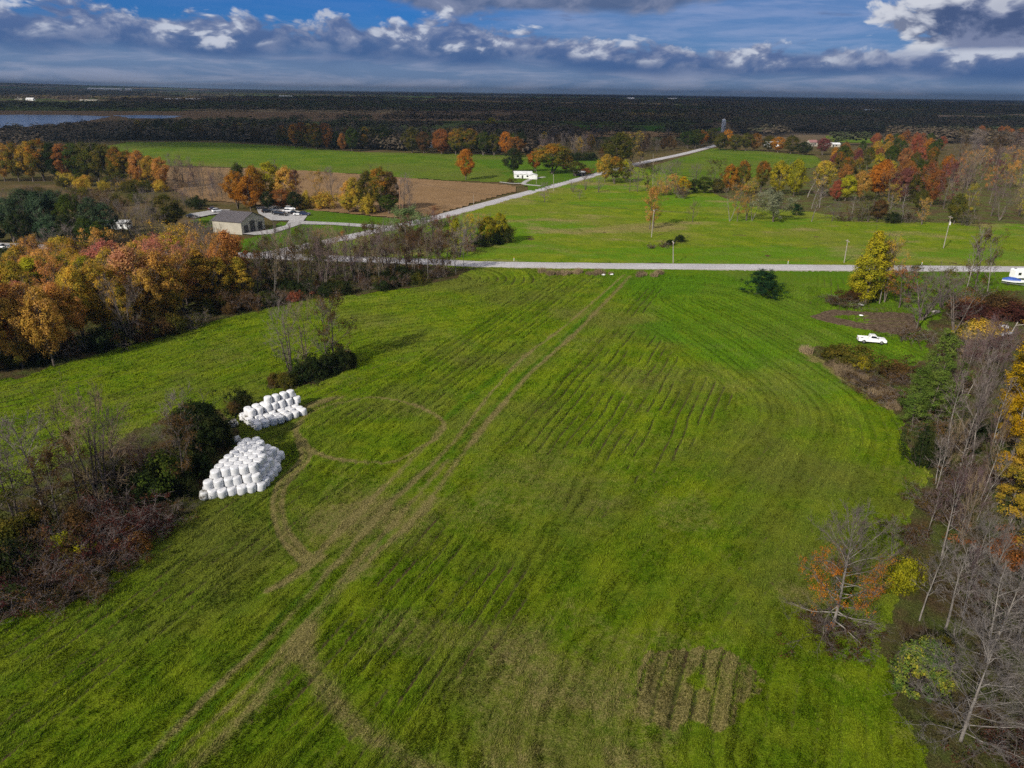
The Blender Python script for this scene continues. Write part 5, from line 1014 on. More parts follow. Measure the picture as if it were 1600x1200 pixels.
# row of tall orange and green trees on the far left
L13 = 'in the tall row on the far left'; g13 = 'tall row on the far left'
for i, (px, top, w, pal) in enumerate([(-20, 218, 50, 'turning'), (8, 222, 44, 'amber'), (30, 224, 40, 'turning'), (52, 222, 40, 'gold'), (70, 218, 46, 'turning'), (88, 222, 36, 'dark'), (105, 224, 40, 'rust'), (122, 224, 40, 'green'), (138, 222, 36, 'olive'), (155, 224, 50, 'olive'), (172, 226, 40, 'olive'), (188, 230, 36, 'turning'), (205, 236, 44, 'turning'), (222, 236, 36, 'amber'), (240, 244, 34, 'gold'), (255, 246, 30, 'amber')]):
    words = {'turning': 'green and orange tree', 'amber': 'tan orange tree', 'gold': 'gold tree', 'dark': 'dark green tree', 'rust': 'rusty tree', 'green': 'green tree', 'olive': 'olive tree'}[pal]
    P('leafy', px, 283 + max(0, px - 150) * .12, top, w, pal, words + ' ' + L13, g13, bark=BARK)
clump([(95, 296), (250, 304), (265, 292), (200, 284), (110, 282)], 22, [(2, 'shrub', 'gold', 'gold shrub'), (2, 'shrub', 'olive', 'olive shrub'), (1, 'thicket', 'brown', 'brown bush')], (3.5, 6), 'under the tall row on the far left', 'shrubs under the tall row', 5, 41)
clump([(0, 300), (90, 300), (200, 312), (240, 322), (150, 326), (0, 318)], 26, [(2, 'thicket', 'brown', 'brown bush'), (1, 'shrub', 'olive', 'olive shrub'), (2, 'bare', None, 'low bare tree')], (3, 5), 'on the brown rough ground on the left', 'scrub on the brown rough ground', 5, 42)
clump([(262, 272), (305, 278), (300, 266), (265, 258)], 8, [(1, 'bare', None, 'low bare grey tree')], (6, 8), 'at the corner of the far green field', 'bare trees at the far field corner', 6, 43)
# tree lines beyond the far green field
L14 = 'in the tree line beyond the far field'; g14 = 'tree line beyond the far field'
for px, py, top, w, pal, words in [(462, 232, 194, 22, 'orange', 'orange tree'), (475, 232, 192, 30, 'turning', 'green and orange tree'), (495, 234, 194, 34, 'turning', 'green and orange tree'), (510, 234, 192, 26, 'rust', 'rusty tree'), (536, 236, 208, 16, 'rust', 'rusty tree'), (550, 236, 200, 26, 'green', 'green tree'), (644, 239, 200, 34, 'olive', 'pale olive tree'), (662, 240, 206, 24, 'brown', 'brown tree'), (690, 241, 202, 36, 'rust', 'rust topped tree'), (712, 242, 202, 30, 'turning', 'green and orange tree'), (735, 242, 202, 36, 'turning', 'green and orange tree'), (755, 243, 206, 26, 'green', 'green tree'), (790, 244, 206, 24, 'orange', 'orange tree'), (772, 243, 210, 26, 'olive', 'olive tree'), (806, 246, 214, 30, 'rust', 'rusty tree'), (768, 208, 184, 18, 'lemon', 'pale yellow tree')]:
    P('leafy', px, py, top, w, pal, words + ' ' + L14, g14)
clump([(210, 219), (330, 220), (450, 227), (560, 236), (700, 240), (830, 240), (830, 232), (650, 226), (450, 217), (220, 211)], 120,
      [(2, 'bare', None, 'bare brown tree'), (3, 'leafy', 'dark', 'dark green tree'), (4, 'leafy', 'olive', 'olive tree'), (2, 'leafy', 'brown', 'brown tree'), (1.5, 'leafy', 'gold', 'gold tree'), (2, 'leafy', 'turning', 'green and orange tree'), (2, 'leafy', 'green', 'green tree')], (13, 18), L14, g14, 7, 51)
clump([(840, 246), (935, 246), (945, 228), (850, 222)], 22, [(5, 'bare', None, 'bare brown tree'), (1, 'sparse', 'brown', 'thin brown tree'), (1, 'leafy', 'gold', 'gold tree')], (12, 16), 'behind the far road yard', 'trees behind the far road yard', 8, 52)
L15 = 'in the belt at the end of the far road'; g15 = 'belt at the end of the far road'
for px, py, top, w, pal, words in [(1075, 232, 205, 30, 'green', 'green tree'), (1096, 228, 204, 22, 'orange', 'orange tree'), (1086, 232, 202, 30, 'green', 'green tree'), (1110, 228, 200, 22, 'olive', 'olive tree'), (1134, 234, 202, 20, 'orange', 'orange tree'), (1125, 235, 208, 26, 'olive', 'olive tree'), (1148, 236, 210, 26, 'olive', 'olive tree'), (1165, 236, 208, 26, 'olive', 'olive tree'), (1178, 236, 208, 24, 'rust', 'rusty tree'), (1200, 236, 212, 26, 'olive', 'olive tree'), (1215, 238, 214, 24, 'orange', 'orange tree'), (1235, 240, 212, 28, 'olive', 'olive tree'), (1255, 242, 222, 26, 'dark', 'dark green tree'), (1285, 242, 216, 26, 'crimson', 'dark red tree')]:
    P('leafy', px, py, top, w, pal, words + ' ' + L15, g15)
clump([(1000, 246), (1060, 236), (1050, 222), (1000, 226)], 14, [(3, 'bare', None, 'bare brown tree'), (1, 'leafy', 'brown', 'brown tree')], (10, 14), 'left of the far road end', 'trees left of the far road end', 8, 53)

# far woods that read as one mass
def far_woods(name, n, rr, seed, mask, hmax=15, tint=0):
    rg = np.random.default_rng(seed); r = np.exp(rg.uniform(math.log(rr[0]), math.log(rr[1]), n)); a = rg.uniform(-.72, .72, n)
    x = r * np.sin(a); y = r * np.cos(a); k = mask(x, y); x, y, r = x[k], y[k], r[k]; n = len(x)
    W = 4.5 + r * .0042; Hh = hmax * rg.uniform(.6, 1.1, n) * (.8 + .4 * fbm(x / 300, y / 300, 4, 2)); q = 44
    d = rg.normal(size=(n, q, 3)); d /= np.linalg.norm(d, axis=2)[..., None]; d[..., 2] = np.where(r[:, None] > 900, np.abs(d[..., 2]) * 1.15 - .15, d[..., 2]); rad = rg.uniform(.6, 1, (n, q))[..., None]
    C = np.stack([x, y, Hh * .55], -1)[:, None, :] + d * rad * np.stack([W, W, Hh * .47], -1)[:, None, :]
    C = C.reshape(-1, 3); C[:, 2] = np.maximum(C[:, 2], .5); N = d.reshape(-1, 3) * .45 + np.array([0, 0, .8]) + rg.normal(0, .15, (n * q, 3)); N /= np.linalg.norm(N, axis=1)[:, None]
    t = rg.normal(size=N.shape); u = np.cross(N, t); u /= np.linalg.norm(u, axis=1)[:, None]; v = np.cross(N, u)
    s = np.repeat(.75 + r * .0011, q)[:, None] * rg.uniform(.7, 1.3, (n * q, 1)); s2 = np.minimum(s, 3.0)
    V = np.stack([C - u * s, C - v * s2 * .7, C + u * s, C + v * s2 * .7], 1); V[..., 2] = np.maximum(V[..., 2], 0); V = V.reshape(-1, 3)
    me = raw_mesh(name, V, np.arange(4 * n * q), np.full(n * q, 4), FARWOOD)
    hue = np.repeat(np.clip(rg.random(n) * .22 + .24 + 1.3 * (fbm(x / 260, y / 260, 8, 4) - .5) + tint, 0, 1), q * 4)
    at = me.attributes.new('hue', 'FLOAT', 'POINT'); at.data.foreach_set('value', hue.astype(np.float32))
    return link(name, me, kind='stuff', label='distant mass of brown and dark green autumn woodland', cat='woodland')
def farwood_mat():
    mt, g, out = new_mat('far_woodland'); at = g.node('ShaderNodeAttribute', attribute_name='hue'); r = g.node('ShaderNodeValToRGB'); g.l.new(at.outputs['Fac'], r.inputs[0])
    e = r.color_ramp.elements; e[0].position = 0; e[0].color = (0.045, 0.058, 0.026, 1); e[1].position = 1.0; e[1].color = (0.20, 0.075, 0.02, 1)
    for p, c in ((.22, (0.055, 0.064, 0.028)), (.34, (0.070, 0.058, 0.038)), (.55, (0.085, 0.064, 0.046)), (.74, (0.10, 0.078, 0.040)), (.86, (0.15, 0.12, 0.030))):
        x = e.new(p); x.color = (*c, 1)
    geo = g.node('ShaderNodeNewGeometry'); hs = g.node('ShaderNodeHueSaturation'); g.l.new(r.outputs[0], hs.inputs['Color']); g.l.new(g.lin(geo.outputs['Random Per Island'], 0, 1, .95, 1.05), hs.inputs['Value'])
    d = g.node('ShaderNodeBsdfDiffuse'); g.l.new(hs.outputs[0], d.inputs[0]); g.l.new(d.outputs[0], out.inputs[0]); return mt
FARWOOD = farwood_mat()
M1 = [G((-400, 226), (60, 226), (200, 219), (330, 219), (450, 226), (560, 234), (700, 238), (830, 240), (850, 220), (1000, 222), (1000, 210), (690, 208), (690, 202), (440, 200), (300, 200), (150, 203), (60, 212), (-400, 216))]
M2 = [G((1010, 222), (1120, 208), (1250, 216), (1300, 228), (1500, 224), (1620, 232), (1900, 232), (1900, 196), (1600, 194), (1200, 194), (1140, 199), (1130, 207), (1040, 210))]
CLEARING = [G((1285, 208), (1390, 213), (1390, 226), (1280, 226)), G((1115, 192), (1145, 192), (1145, 212), (1115, 212)), G((1230, 210), (1300, 210), (1300, 234), (1230, 234)), G((640, 222), (690, 222), (690, 240), (640, 240))]
def inside(x, y, L): 
    k = np.zeros(x.shape, bool)
    for p in L: k |= in_poly(x, y, p)
    return k
far_woods('woodland', 20000, (480, 1500), 61, lambda x, y: (inside(x, y, M1) | inside(x, y, M2)) & ~inside(x, y, CLEARING) & (fbm(x / 90, y / 90, 44, 3) > .34), 14)
OPEN = [G((-300, 203), (-300, 171.5), (320, 173.5), (700, 177), (900, 180), (1000, 187), (640, 190), (300, 193), (100, 204)), G((850, 195), (1040, 196), (1140, 198), (1140, 206), (1060, 215), (690, 217), (690, 207), (850, 204)), G((-200, 166), (-200, 156.5), (120, 157), (230, 163), (160, 166)), G((1450, 190), (1900, 190), (1900, 180), (1470, 180)), G((600, 151), (1100, 154), (1100, 157), (650, 154))] + CLEARING
far_woods('forest', 36000, (1250, 26000), 62, lambda x, y: ~inside(x, y, OPEN) & ((fbm(x / 900, y / 700, 45, 3) > .40) | (y < 3200) & (fbm(x / 900, y / 700, 46, 3) > .30)), 15)
# ------------------------------------------------------------------ wrapped bales
def wrap_mat(name, a, b, k=.5):
    mt, g, out = new_mat(name); bs = g.node('ShaderNodeBsdfPrincipled'); tc = g.node('ShaderNodeTexCoord'); oi = g.node('ShaderNodeObjectInfo')
    of = g.node('ShaderNodeVectorMath', operation='ADD'); g.l.new(tc.outputs['Object'], of.inputs[0]); sc = g.node('ShaderNodeVectorMath', operation='SCALE'); sc.inputs[0].default_value = (13, 29, 7); g.l.new(oi.outputs['Random'], sc.inputs['Scale']); g.l.new(sc.outputs[0], of.inputs[1])
    n = g.noise(of.outputs[0], 1.6, 5, .65); g.l.new(g.mix(g.smooth(n, k, k + .2), a, b), bs.inputs['Base Color']); bs.inputs['Roughness'].default_value = .38
    bp = g.node('ShaderNodeBump'); bp.inputs['Strength'].default_value = .4; bp.inputs['Distance'].default_value = .05
    g.l.new(g.noise(g.mapping(of.outputs[0], scale=(1, 1, 5)), 2.5, 4, .6), bp.inputs['Height']); g.l.new(bp.outputs[0], bs.inputs['Normal']); g.l.new(bs.outputs[0], out.inputs[0]); return mt
WRAP = wrap_mat('white_stretch_film', (0.64, 0.64, 0.645), (0.50, 0.51, 0.52)); TORN = wrap_mat('torn_grey_film', (0.50, 0.50, 0.49), (0.10, 0.085, 0.06), .45)
def bale_mesh(seed):
    rg = np.random.default_rng(seed); n = 26; prof = [(.0, 1.0), (.30, 1.01), (.47, 1.0), (.56, .965), (.605, .89), (.625, .76), (.635, .5), (.625, .24), (.60, .11), (.55, .035), (.46, 0), (.0, 0)]
    V = []; H = 1.18; lump = rg.normal(0, .012, (len(prof), n)); ov = 1 + .03 * np.cos(2 * np.pi * np.arange(n) / n * 2 + rg.uniform(0, 6))
    for i, (r, z) in enumerate(prof):
        for j in range(n):
            a = 2 * math.pi * j / n; rr = max(0.001, r) * ov[j] + (lump[i, j] if 0 < i < len(prof) - 1 else 0); V.append((rr * math.cos(a), rr * math.sin(a), z * H + (rg.normal(0, .008) if 0 < i < 11 else 0)))
    F = [(i * n + j, (i + 1) * n + j, (i + 1) * n + (j + 1) % n, i * n + (j + 1) % n) for i in range(len(prof) - 1) for j in range(n)]
    return raw_mesh('wrapped_bale', V, np.array(F).ravel(), np.full(len(F), 4), WRAP, smooth=True)
BALES = [bale_mesh(s) for s in range(5)]
ORD = 'first second third fourth fifth sixth seventh eighth ninth tenth eleventh twelfth thirteenth fourteenth fifteenth sixteenth seventeenth eighteenth nineteenth twentieth'.split()
def ordw(i):
    if i < 20: return ORD[i]
    t = 'twenty thirty forty fifty sixty seventy eighty ninety'.split()[(i + 1) // 10 - 2]
    return {0: dict(twenty='twentieth', thirty='thirtieth', forty='fortieth', fifty='fiftieth', sixty='sixtieth', seventy='seventieth', eighty='eightieth', ninety='ninetieth')[t]}.get((i + 1) % 10, t + '-' + ORD[(i + 1) % 10 - 1])
def bale(p, label, group, torn=False, tilt=(0, 0), s=1.0):
    o = bpy.data.objects.new('wrapped_bale', BALES[rnd.randrange(5)]); COL.objects.link(o)
    o.location = p; o.rotation_euler = (tilt[0], tilt[1], rnd.uniform(0, 6.28)); o.scale = (s, s, s * rnd.uniform(.96, 1.03))
    if torn: o.material_slots[0].link = 'OBJECT'; o.material_slots[0].material = TORN
    return tag(o, label, 'hay bale', group)
def stack(origin, a, b, layers, words, group, dz=1.15, skip=None):
    """layers: (rows, columns, start row, start column, height index) on a lattice with half steps"""
    a = np.array(a); b = np.array(b); names = ['bottom', 'second', 'third']
    occ = {(L, round(2 * (sr + i)), round(2 * (sc + j))) for L, (nr, nc, sr, sc) in enumerate(layers) for i in range(nr) for j in range(nc) if not (skip and skip(L, sr + i, sc + j))}
    for L, (nr, nc, sr, sc) in enumerate(layers):
        for i in range(nr):
            for j in range(nc):
                r, c = sr + i, sc + j; R2, C2 = round(2 * r), round(2 * c)
                if (L, R2, C2) not in occ: continue
                if all((L + 1, R2 + d, C2 + e) in occ for d in (-1, 1) for e in (-1, 1)) and all((L, R2 + d, C2 + e) in occ for d, e in ((2, 0), (-2, 0), (0, 2), (0, -2))): continue     # buried in the stack, nothing of it shows
                p = np.array(origin) + a * r + b * c + np.array([rnd.uniform(-.09, .09), rnd.uniform(-.09, .09)])
                torn = L == 0 and r == 0 and c == 0
                lab = f'white wrapped bale, {words}, {names[L]} layer, {ordw(i)} row from front, {ordw(j)} from left'
                if torn: lab = f'torn grey wrapped bale at the front left corner of the {words}'
                bale((p[0], p[1], .03 + L * dz), lab, group, torn, (rnd.gauss(0, .055), rnd.gauss(0, .055)), rnd.uniform(1.0, 1.06))
stack((-40.2 - .06, 80.8 - .5), (.155, 1.27), (1.12, .42), [(9, 7, 0, 0), (8, 6, .5, .5), (8, 5, 1.0, 1.0)], 'larger stack', 'white bales in the larger stack',
      skip=lambda L, r, c: c > (6.1 - max(0, r - 4.6) * .42 if L == 0 else 5.7 - max(0, r - 4.0) * .45 if L == 1 else 5.2 - max(0, r - 3.2) * .48) or (L == 2 and r > 7.4 and c > 3))
bx, by = U(392, 661)
stack((bx - .6, by + .2), (.94, .92), (.84, -.86), [(7, 5, 0, -1), (7, 2, .5, -.5)], 'smaller stack', 'white bales in the smaller stack', 1.12)
for i in range(4):
    p = np.array([bx - .6, by + .2]) + np.array((.94, .92)) * (3 + i) + rnd.uniform(-.08, .08)
    bale((p[0], p[1], 2.27), f'white wrapped bale on the top layer of the smaller stack, {ORD[i]} from left', 'white bales in the smaller stack', False)
for i, (px, py, tl) in enumerate([(452, 643, .2), (446, 634, 0), (452, 626.5, 0)]):
    x, y = U(px, py, .6); bale((x, y, 0.02), ['white wrapped bale at the right front end of the smaller stack', 'white wrapped bale at the right end of the smaller stack behind the front one', 'white wrapped bale at the back right end of the smaller stack'][i], 'white bales in the smaller stack', False, (0, 0))
x, y = U(368, 663, .4); bale((x, y, .05), 'torn grey wrapped bale slumped left of the smaller stack', 'white bales in the smaller stack', True, (.3, .5))
x, y = U(374, 690, .3); bale((x, y, 0), 'torn grey wrapped bale between the two stacks against the shrubs', 'white bales in the smaller stack', True, (.2, -.4))

# ------------------------------------------------------------------ the barn and other buildings
def metal_siding(name, col, sc=14.0):
    mt, g, out = new_mat(name); b = g.node('ShaderNodeBsdfPrincipled'); tc = g.node('ShaderNodeTexCoord'); n = g.noise(tc.outputs['Object'], .5, 4, .6)
    g.l.new(g.mix(g.smooth(n, .3, .7), tuple(v * .88 for v in col), tuple(v * 1.1 for v in col)), b.inputs['Base Color']); b.inputs['Roughness'].default_value = .5
    sp = g.node('ShaderNodeSeparateXYZ'); g.l.new(tc.outputs['Object'], sp.inputs[0]); s = g.math('SINE', g.math('MULTIPLY', g.math('ADD', sp.outputs[0], sp.outputs[1]), sc))
    bp = g.node('ShaderNodeBump'); bp.inputs['Strength'].default_value = .5; bp.inputs['Distance'].default_value = .05; g.l.new(s, bp.inputs['Height']); g.l.new(bp.outputs[0], b.inputs['Normal']); g.l.new(b.outputs[0], out.inputs[0]); return mt
CREAM = metal_siding('cream_siding', (0.36, 0.33, 0.265)); ROOFG = metal_siding('grey_brown_roof', (0.062, 0.053, 0.055)); WSIDE = metal_siding('white_siding', (0.72, 0.72, 0.70)); WROOF = metal_siding('pale_metal_roof', (0.62, 0.62, 0.62)); RROOF = metal_siding('red_roof', (0.26, 0.12, 0.11)); BROWNS = metal_siding('dark_trim', (0.045, 0.04, 0.04)); BLUER = metal_siding('pale_blue_roof', (0.34, 0.40, 0.45))
def gable_house(name, x, y, rz, L, Wd, eave, ridge, wall, roof, label, cat, doors=(), windows=(), group=None, over=.35, chimney=None):
    """L along local x, gable ends at x = +-L/2; doors and windows: (face, centre, width, z0, z1); face = 'e' gable end at +x, 's' long side at -y"""
    r = empty(name, (x, y, 0), rz, label=label, cat=cat, group=group)
    w = MB(); w.prism_y([(-Wd / 2, -.3), (Wd / 2, -.3), (Wd / 2, eave), (0, ridge - .06), (-Wd / 2, eave)], -L / 2, L / 2)
    w.V = [(q[1], q[0], q[2]) for q in w.V]; w.build('wall', wall, r)
    sl = (ridge - eave) / (Wd / 2); t = .14; o = MB(); e = Wd / 2 + over
    o.prism_y([(-e, eave - over * sl), (0, ridge), (e, eave - over * sl), (e, eave - over * sl + t), (0, ridge + t), (-e, eave - over * sl + t)], -L / 2 - over, L / 2 + over)
    o.V = [(q[1], q[0], q[2]) for q in o.V]; ro = o.build('roof', roof, r)
    if chimney: MB().box(chimney[0] - .35, chimney[0] + .35, chimney[1] - .35, chimney[1] + .35, eave, ridge + .9).build('chimney', BROWNS, ro)
    for kind, lst in (('door', doors), ('window', windows)):
        for f, c, wd, z0, z1 in lst:
            m_ = MB()
            fr = .12
            if f == 'e': m_.box(L / 2 - .05, L / 2 + .06, c - wd / 2, c + wd / 2, z0, z1); q = MB().box(L / 2 + .06, L / 2 + .10, c - wd / 2 - fr, c + wd / 2 + fr, z1, z1 + fr).box(L / 2 + .0, L / 2 + .10, c - wd / 2 - fr, c - wd / 2, z0, z1).box(L / 2 + .0, L / 2 + .10, c + wd / 2, c + wd / 2 + fr, z0, z1)
            else: m_.box(c - wd / 2, c + wd / 2, -Wd / 2 - .06, -Wd / 2 + .05, z0, z1); q = MB().box(c - wd / 2 - fr, c + wd / 2 + fr, -Wd / 2 - .10, -Wd / 2 - .0, z1, z1 + fr).box(c - wd / 2 - fr, c - wd / 2, -Wd / 2 - .10, -Wd / 2 - .0, z0, z1).box(c + wd / 2, c + wd / 2 + fr, -Wd / 2 - .10, -Wd / 2 - .0, z0, z1)
            d = m_.build(kind, BROWNS if kind == 'door' else GLASS, r); q.build('frame', BROWNS if wall is CREAM else WHITE, d)
    return r
# barn: the gable wall faces down the drive
c0 = np.array(U(378.5, 366.0)); c1 = np.array(U(419.0, 356.8)); cl = np.array(U(330.2, 363.2))
gd = (c1 - c0); gw = float(np.linalg.norm(gd)); gd /= gw; ld = cl - c0; ll = float(np.linalg.norm(ld)); ld /= ll
bis = gd + ld; bis /= np.linalg.norm(bis); per = np.array([bis[1], -bis[0]]); gd, ld = (bis + per) / 2 ** .5, (bis - per) / 2 ** .5      # square up the corner
if np.dot(gd, c1 - c0) < np.dot(ld, c1 - c0): gd, ld = ld, gd
print('barn', gw, ll, gd, ld)
ctr = c0 + gd * gw / 2 + ld * ll / 2
barn = gable_house('barn', ctr[0], ctr[1], math.atan2(-ld[1], -ld[0]), ll, gw, 4.3, 7.0, CREAM, ROOFG, 'tan metal pole barn with dark doors and grey brown roof', 'barn',
            doors=[('e', -4.3, 2.0, 0.02, 2.7), ('e', -.5, 2.6, 0.02, 3.9), ('e', 4.0, 2.2, 0.02, 2.9)])
hx_, hy_ = U(817, 279)
gable_house('bungalow', hx_, hy_ + 3, .05, 11, 7.5, 2.9, 4.1, WSIDE, WROOF, 'white bungalow with pale roof beside the far road', 'house', doors=[('s', -.5, 1.0, 0.02, 2.1)], windows=[('s', -3.4, 1.4, 1.0, 2.1), ('s', 2.6, 1.2, 1.0, 2.1), ('e', 0, 1.2, 1.0, 2.1)])
gable_house('garage', hx_ + 6.2, hy_ - 2.2, .05 + math.pi / 2, 5, 5, 2.6, 3.3, WSIDE, WROOF, 'small white garage wing in front of the white bungalow', 'garage', doors=[('s', 0, 2.4, .02, 2.1)])
sx_, sy_ = U(905, 275); gable_house('shed', sx_, sy_ + 2, .1, 7, 4.5, 2.4, 3.0, BROWNS, WROOF, 'dark shed with pale roof under the olive tree by the far road', 'shed', doors=[('s', 0, 2.4, .02, 2.0)])
for px, py, L, Wd, ev, ri, wl, rf, rz, nm, lab in [
    (1268, 228, 10, 6.5, 4, 6.2, CREAM, RROOF, .3, 'farmhouse', 'pale farmhouse with reddish roof beyond the upper field'), (1300, 229, 15, 6, 2.6, 4, CREAM, WROOF, .05, 'shed', 'low pale shed beside the red roofed farmhouse'), (1205, 229, 14, 8, 3, 5, WSIDE, WROOF, .05, 'shed', 'white shed left of the red roofed farmhouse'),
    (1361, 177, 62, 26, 6, 12, WSIDE, BLUER, 0, 'barn', 'long pale roofed barn in the dark woods on the right'), (1340, 179, 14, 12, 5, 8, WSIDE, WROOF, .4, 'shed', 'small white shed left of the long pale barn'), (1312, 179, 18, 12, 5, 9, WSIDE, WROOF, .2, 'house', 'white house in the dark woods left of the long barn'),
    (668, 230, 8, 7, 4, 6.5, WSIDE, WROOF, .3, 'house', 'small white house in the tree line beyond the far field'), (30, 155.5, 26, 14, 6, 10, CREAM, WROOF, .2, 'barn', 'pale barn with white roof at the far left beyond the pond'), (48, 157, 26, 14, 5, 9, WSIDE, WROOF, 0, 'barn', 'white barn right of the pale one beyond the pond'), (140, 158.5, 60, 20, 4, 6, CREAM, CREAM, 0, 'barn', 'long low pale barn beyond the pond'),
    (185, 356, 9, 4, 2.3, 2.9, WSIDE, WROOF, .15, 'mobile_home', 'white mobile home hidden among the trees left of the barn'), (152, 362, 9, 4, 2.4, 3.1, WSIDE, WROOF, .3, 'shed', 'small white shed behind the dark stand of trees'),
    (447, 154, 70, 30, 9, 15, WSIDE, WROOF, 0, 'barn', 'tiny white barn in the dark woods at the centre left'), (985, 156.5, 60, 30, 12, 20, WSIDE, WROOF, .3, 'barn', 'tiny white barn in the dark woods at the centre'), (1050, 156.5, 80, 30, 10, 18, WSIDE, WROOF, .1, 'barn', 'tiny white barn in the dark woods right of the centre'), (270, 159, 60, 24, 6, 11, WSIDE, WROOF, .1, 'barn', 'tiny pale barn in the far farmland on the left'), (302, 159, 50, 24, 6, 11, WSIDE, WROOF, .4, 'barn', 'tiny pale barn right of its twin in the far farmland')]:
    x, y = U(px, py); gable_house(nm, x, y, rz, L, Wd, ev, ri, wl, rf, lab, nm.replace('_', ' '), windows=[('s', -L * .25, L * .1, ev * .35, ev * .75), ('s', L * .2, L * .1, ev * .35, ev * .75)], doors=[('s', 0, min(L * .09, 3), .02, min(ev * .75, 3.2))])
for i, px in enumerate((150, 158, 166, 178, 190, 206)):      # town on the far hillside
    x = (px - 800) / FPX / 1.0815 * 9500; y = 9300; 
    gable_house('warehouse', x, y, .05 * i, 90 - 10 * (i % 3), 50, 22, 30, WSIDE, WROOF, f'pale town building on the far hillside, {ORD[i]} from the left', 'building', group='town buildings on the far hillside', windows=[('s', 0, 30, 8, 14)], doors=[('s', 30, 6, .02, 6)])
# silo
sx_, sy_ = U(1129, 206); so = empty('silo', (sx_, sy_, 0), label='pale concrete silo with domed cap beyond the far road', cat='silo')
SILO = simple('silo_concrete', (0.52, 0.51, 0.49), .8, var=.12, scale=.4); c = MB()
for k in range(9): c.tube((0, 0, k * 1.7 - .2), (0, 0, k * 1.7 + 1.5), 2.6, 2.6, 20); c.tube((0, 0, k * 1.7 + 1.42), (0, 0, k * 1.7 + 1.5), 2.68, 2.68, 20)
c.build('wall', SILO, so)
c = MB(); pr = [(2.75, 15.1), (2.6, 16.2), (2.0, 17.2), (1.1, 17.8), (.2, 18.0)]
for (ra, za), (rb, zb) in zip(pr[:-1], pr[1:]): c.tube((0, 0, za), (0, 0, zb), ra, rb, 20)
c.build('dome', WROOF, so); MB().box(2.55, 3.3, -.5, .5, 0, 15).build('chute', SILO, so)

# ------------------------------------------------------------------ utility poles and wires
POLES = []
def pole(px, py, tx, ty, label, mat, arm=True, transformer=False, lamp=False, r=.16, brace=False):
    x, y = U(px, py); h = height_of(x, y, ty); o = empty('utility_pole', (x, y, 0), label=label, cat='utility pole', group='utility poles')
    tpx = PR(x, y, h)[0]; lean = (tx - tpx) * math.hypot(y, 50) / FPX; lean = max(-1.6, min(1.6, lean))
    MB().tube((0, 0, -.3), (lean, 0, h), r, r * .65, 10).build('shaft', mat, o)
    if arm:
        a = MB().box(lean * .95 - .06, lean * .95 + .06, -1.2, 1.2, h - .75, h - .62).build('crossarm', POLE_BROWN, o)
        for yy in (-1.1, -.5, .5, 1.1): MB().tube((lean * .95, yy, h - .62), (lean * .95, yy, h - .42), .05, .035, 8).build('insulator', WHITE, a)
    if transformer:
        t = MB().tube((lean * .8 + .33, 0, h * .72), (lean * .8 + .33, 0, h * .72 + .95), .26, .26, 14).tube((lean * .8 + .33, 0, h * .72 + .95), (lean * .8 + .33, 0, h * .72 + 1.05), .26, .12, 14).build('transformer', SILO, o)
        MB().tube((lean * .8 + .33, .1, h * .72 + 1.0), (lean * .8 + .33, .1, h * .72 + 1.25), .05, .05, 8).build('bushing', WHITE, t)
    if lamp: MB().tube((lean, 0, h - .4), (lean + .9, 0, h - .1), .04, .04, 6).box(lean + .7, lean + 1.2, -.14, .14, h - .14, h).build('street_lamp', STEEL, o)
    POLES.append((o, x + lean * .97, y, h)); return o
pole(1474, 388, 1486, 337, 'leaning pale utility pole with transformer on the right of the meadow', POLE_WOOD, True, True)
pole(1018, 370, 1022, 327, 'pale utility pole with lamp beside the orange brown bush', POLE_WOOD, True, False, True)
pole(625, 341, 624, 279, 'tall brown utility pole at the corner of the stubble field', POLE_BROWN, True, False, False, .2)
pole(628, 341, 629, 312, 'short brown stub pole beside the tall brown one', POLE_BROWN, False)
pole(1319, 410, 1325, 374, 'thin pole at the roadside left of the yellow tree', POLE_WOOD, True)
pole(1052, 411, 1052, 376, 'thin pole at the roadside below the row of low bushes', POLE_WOOD, True)
pole(1020, 292, 1021, 240, 'tall pole by the bend of the far road', POLE_WOOD, False, r=.11)
pole(740, 322, 740, 304, 'short pale pole at the far road beside the stubble field', POLE_WOOD, False, r=.1)
pole(865, 298, 865, 272, 'pole at the mouth of the yard on the far road', POLE_WOOD, True)
pole(838, 290, 838, 266, 'pole in the yard right of the white bungalow', POLE_WOOD, False, r=.1)
pole(1690, 396, 1704, 340, 'pale utility pole at the right end of the meadow line', POLE_WOOD, True)
def wires(i, j, label, sag=1.3):
    a, b = POLES[i], POLES[j]; mb = MB()
    for yy in (-1.1, .5):
        pts = [Vector((a[1] + (b[1] - a[1]) * t, a[2] + yy + (b[2] - a[2]) * t, a[3] - .42 + (b[3] - a[3]) * t - 4 * sag * t * (1 - t))) for t in [k / 14 for k in range(15)]]
        for p, q in zip(pts[:-1], pts[1:]): mb.tube(p, q, .022, .022, 5)
    mb.build('power_line', DARK_METAL, label=label, cat='power line')
wires(0, 1, 'power lines sagging from the leaning transformer pole across the meadow'); wires(1, 2, 'power lines from the lamp pole to the tall brown pole', 1.8); wires(0, 10, 'power lines running right from the leaning transformer pole')
wires(4, 5, 'low power lines along the road before the meadow', 1.6)
for i, (px, py) in enumerate([(1231, 412.5), (1440, 414.5), (803, 408), (1640, 416)]):
    x, y = U(px, py); o = empty('marker_post', (x, y, 0), label=['marker post on the far verge left of the yellow tree', 'marker post on the far verge right of the yellow tree', 'marker post on the far verge at the picture centre', 'marker post on the far verge at the right border'][i], cat='post')
    MB().box(-.05, .05, -.03, .03, -.2, 1.3).build('post', WHITE, o); MB().box(-.09, .09, -.05, -.032, 1.0, 1.32).build('reflector', simple('amber_reflector', (.5, .2, .02), .3), o)

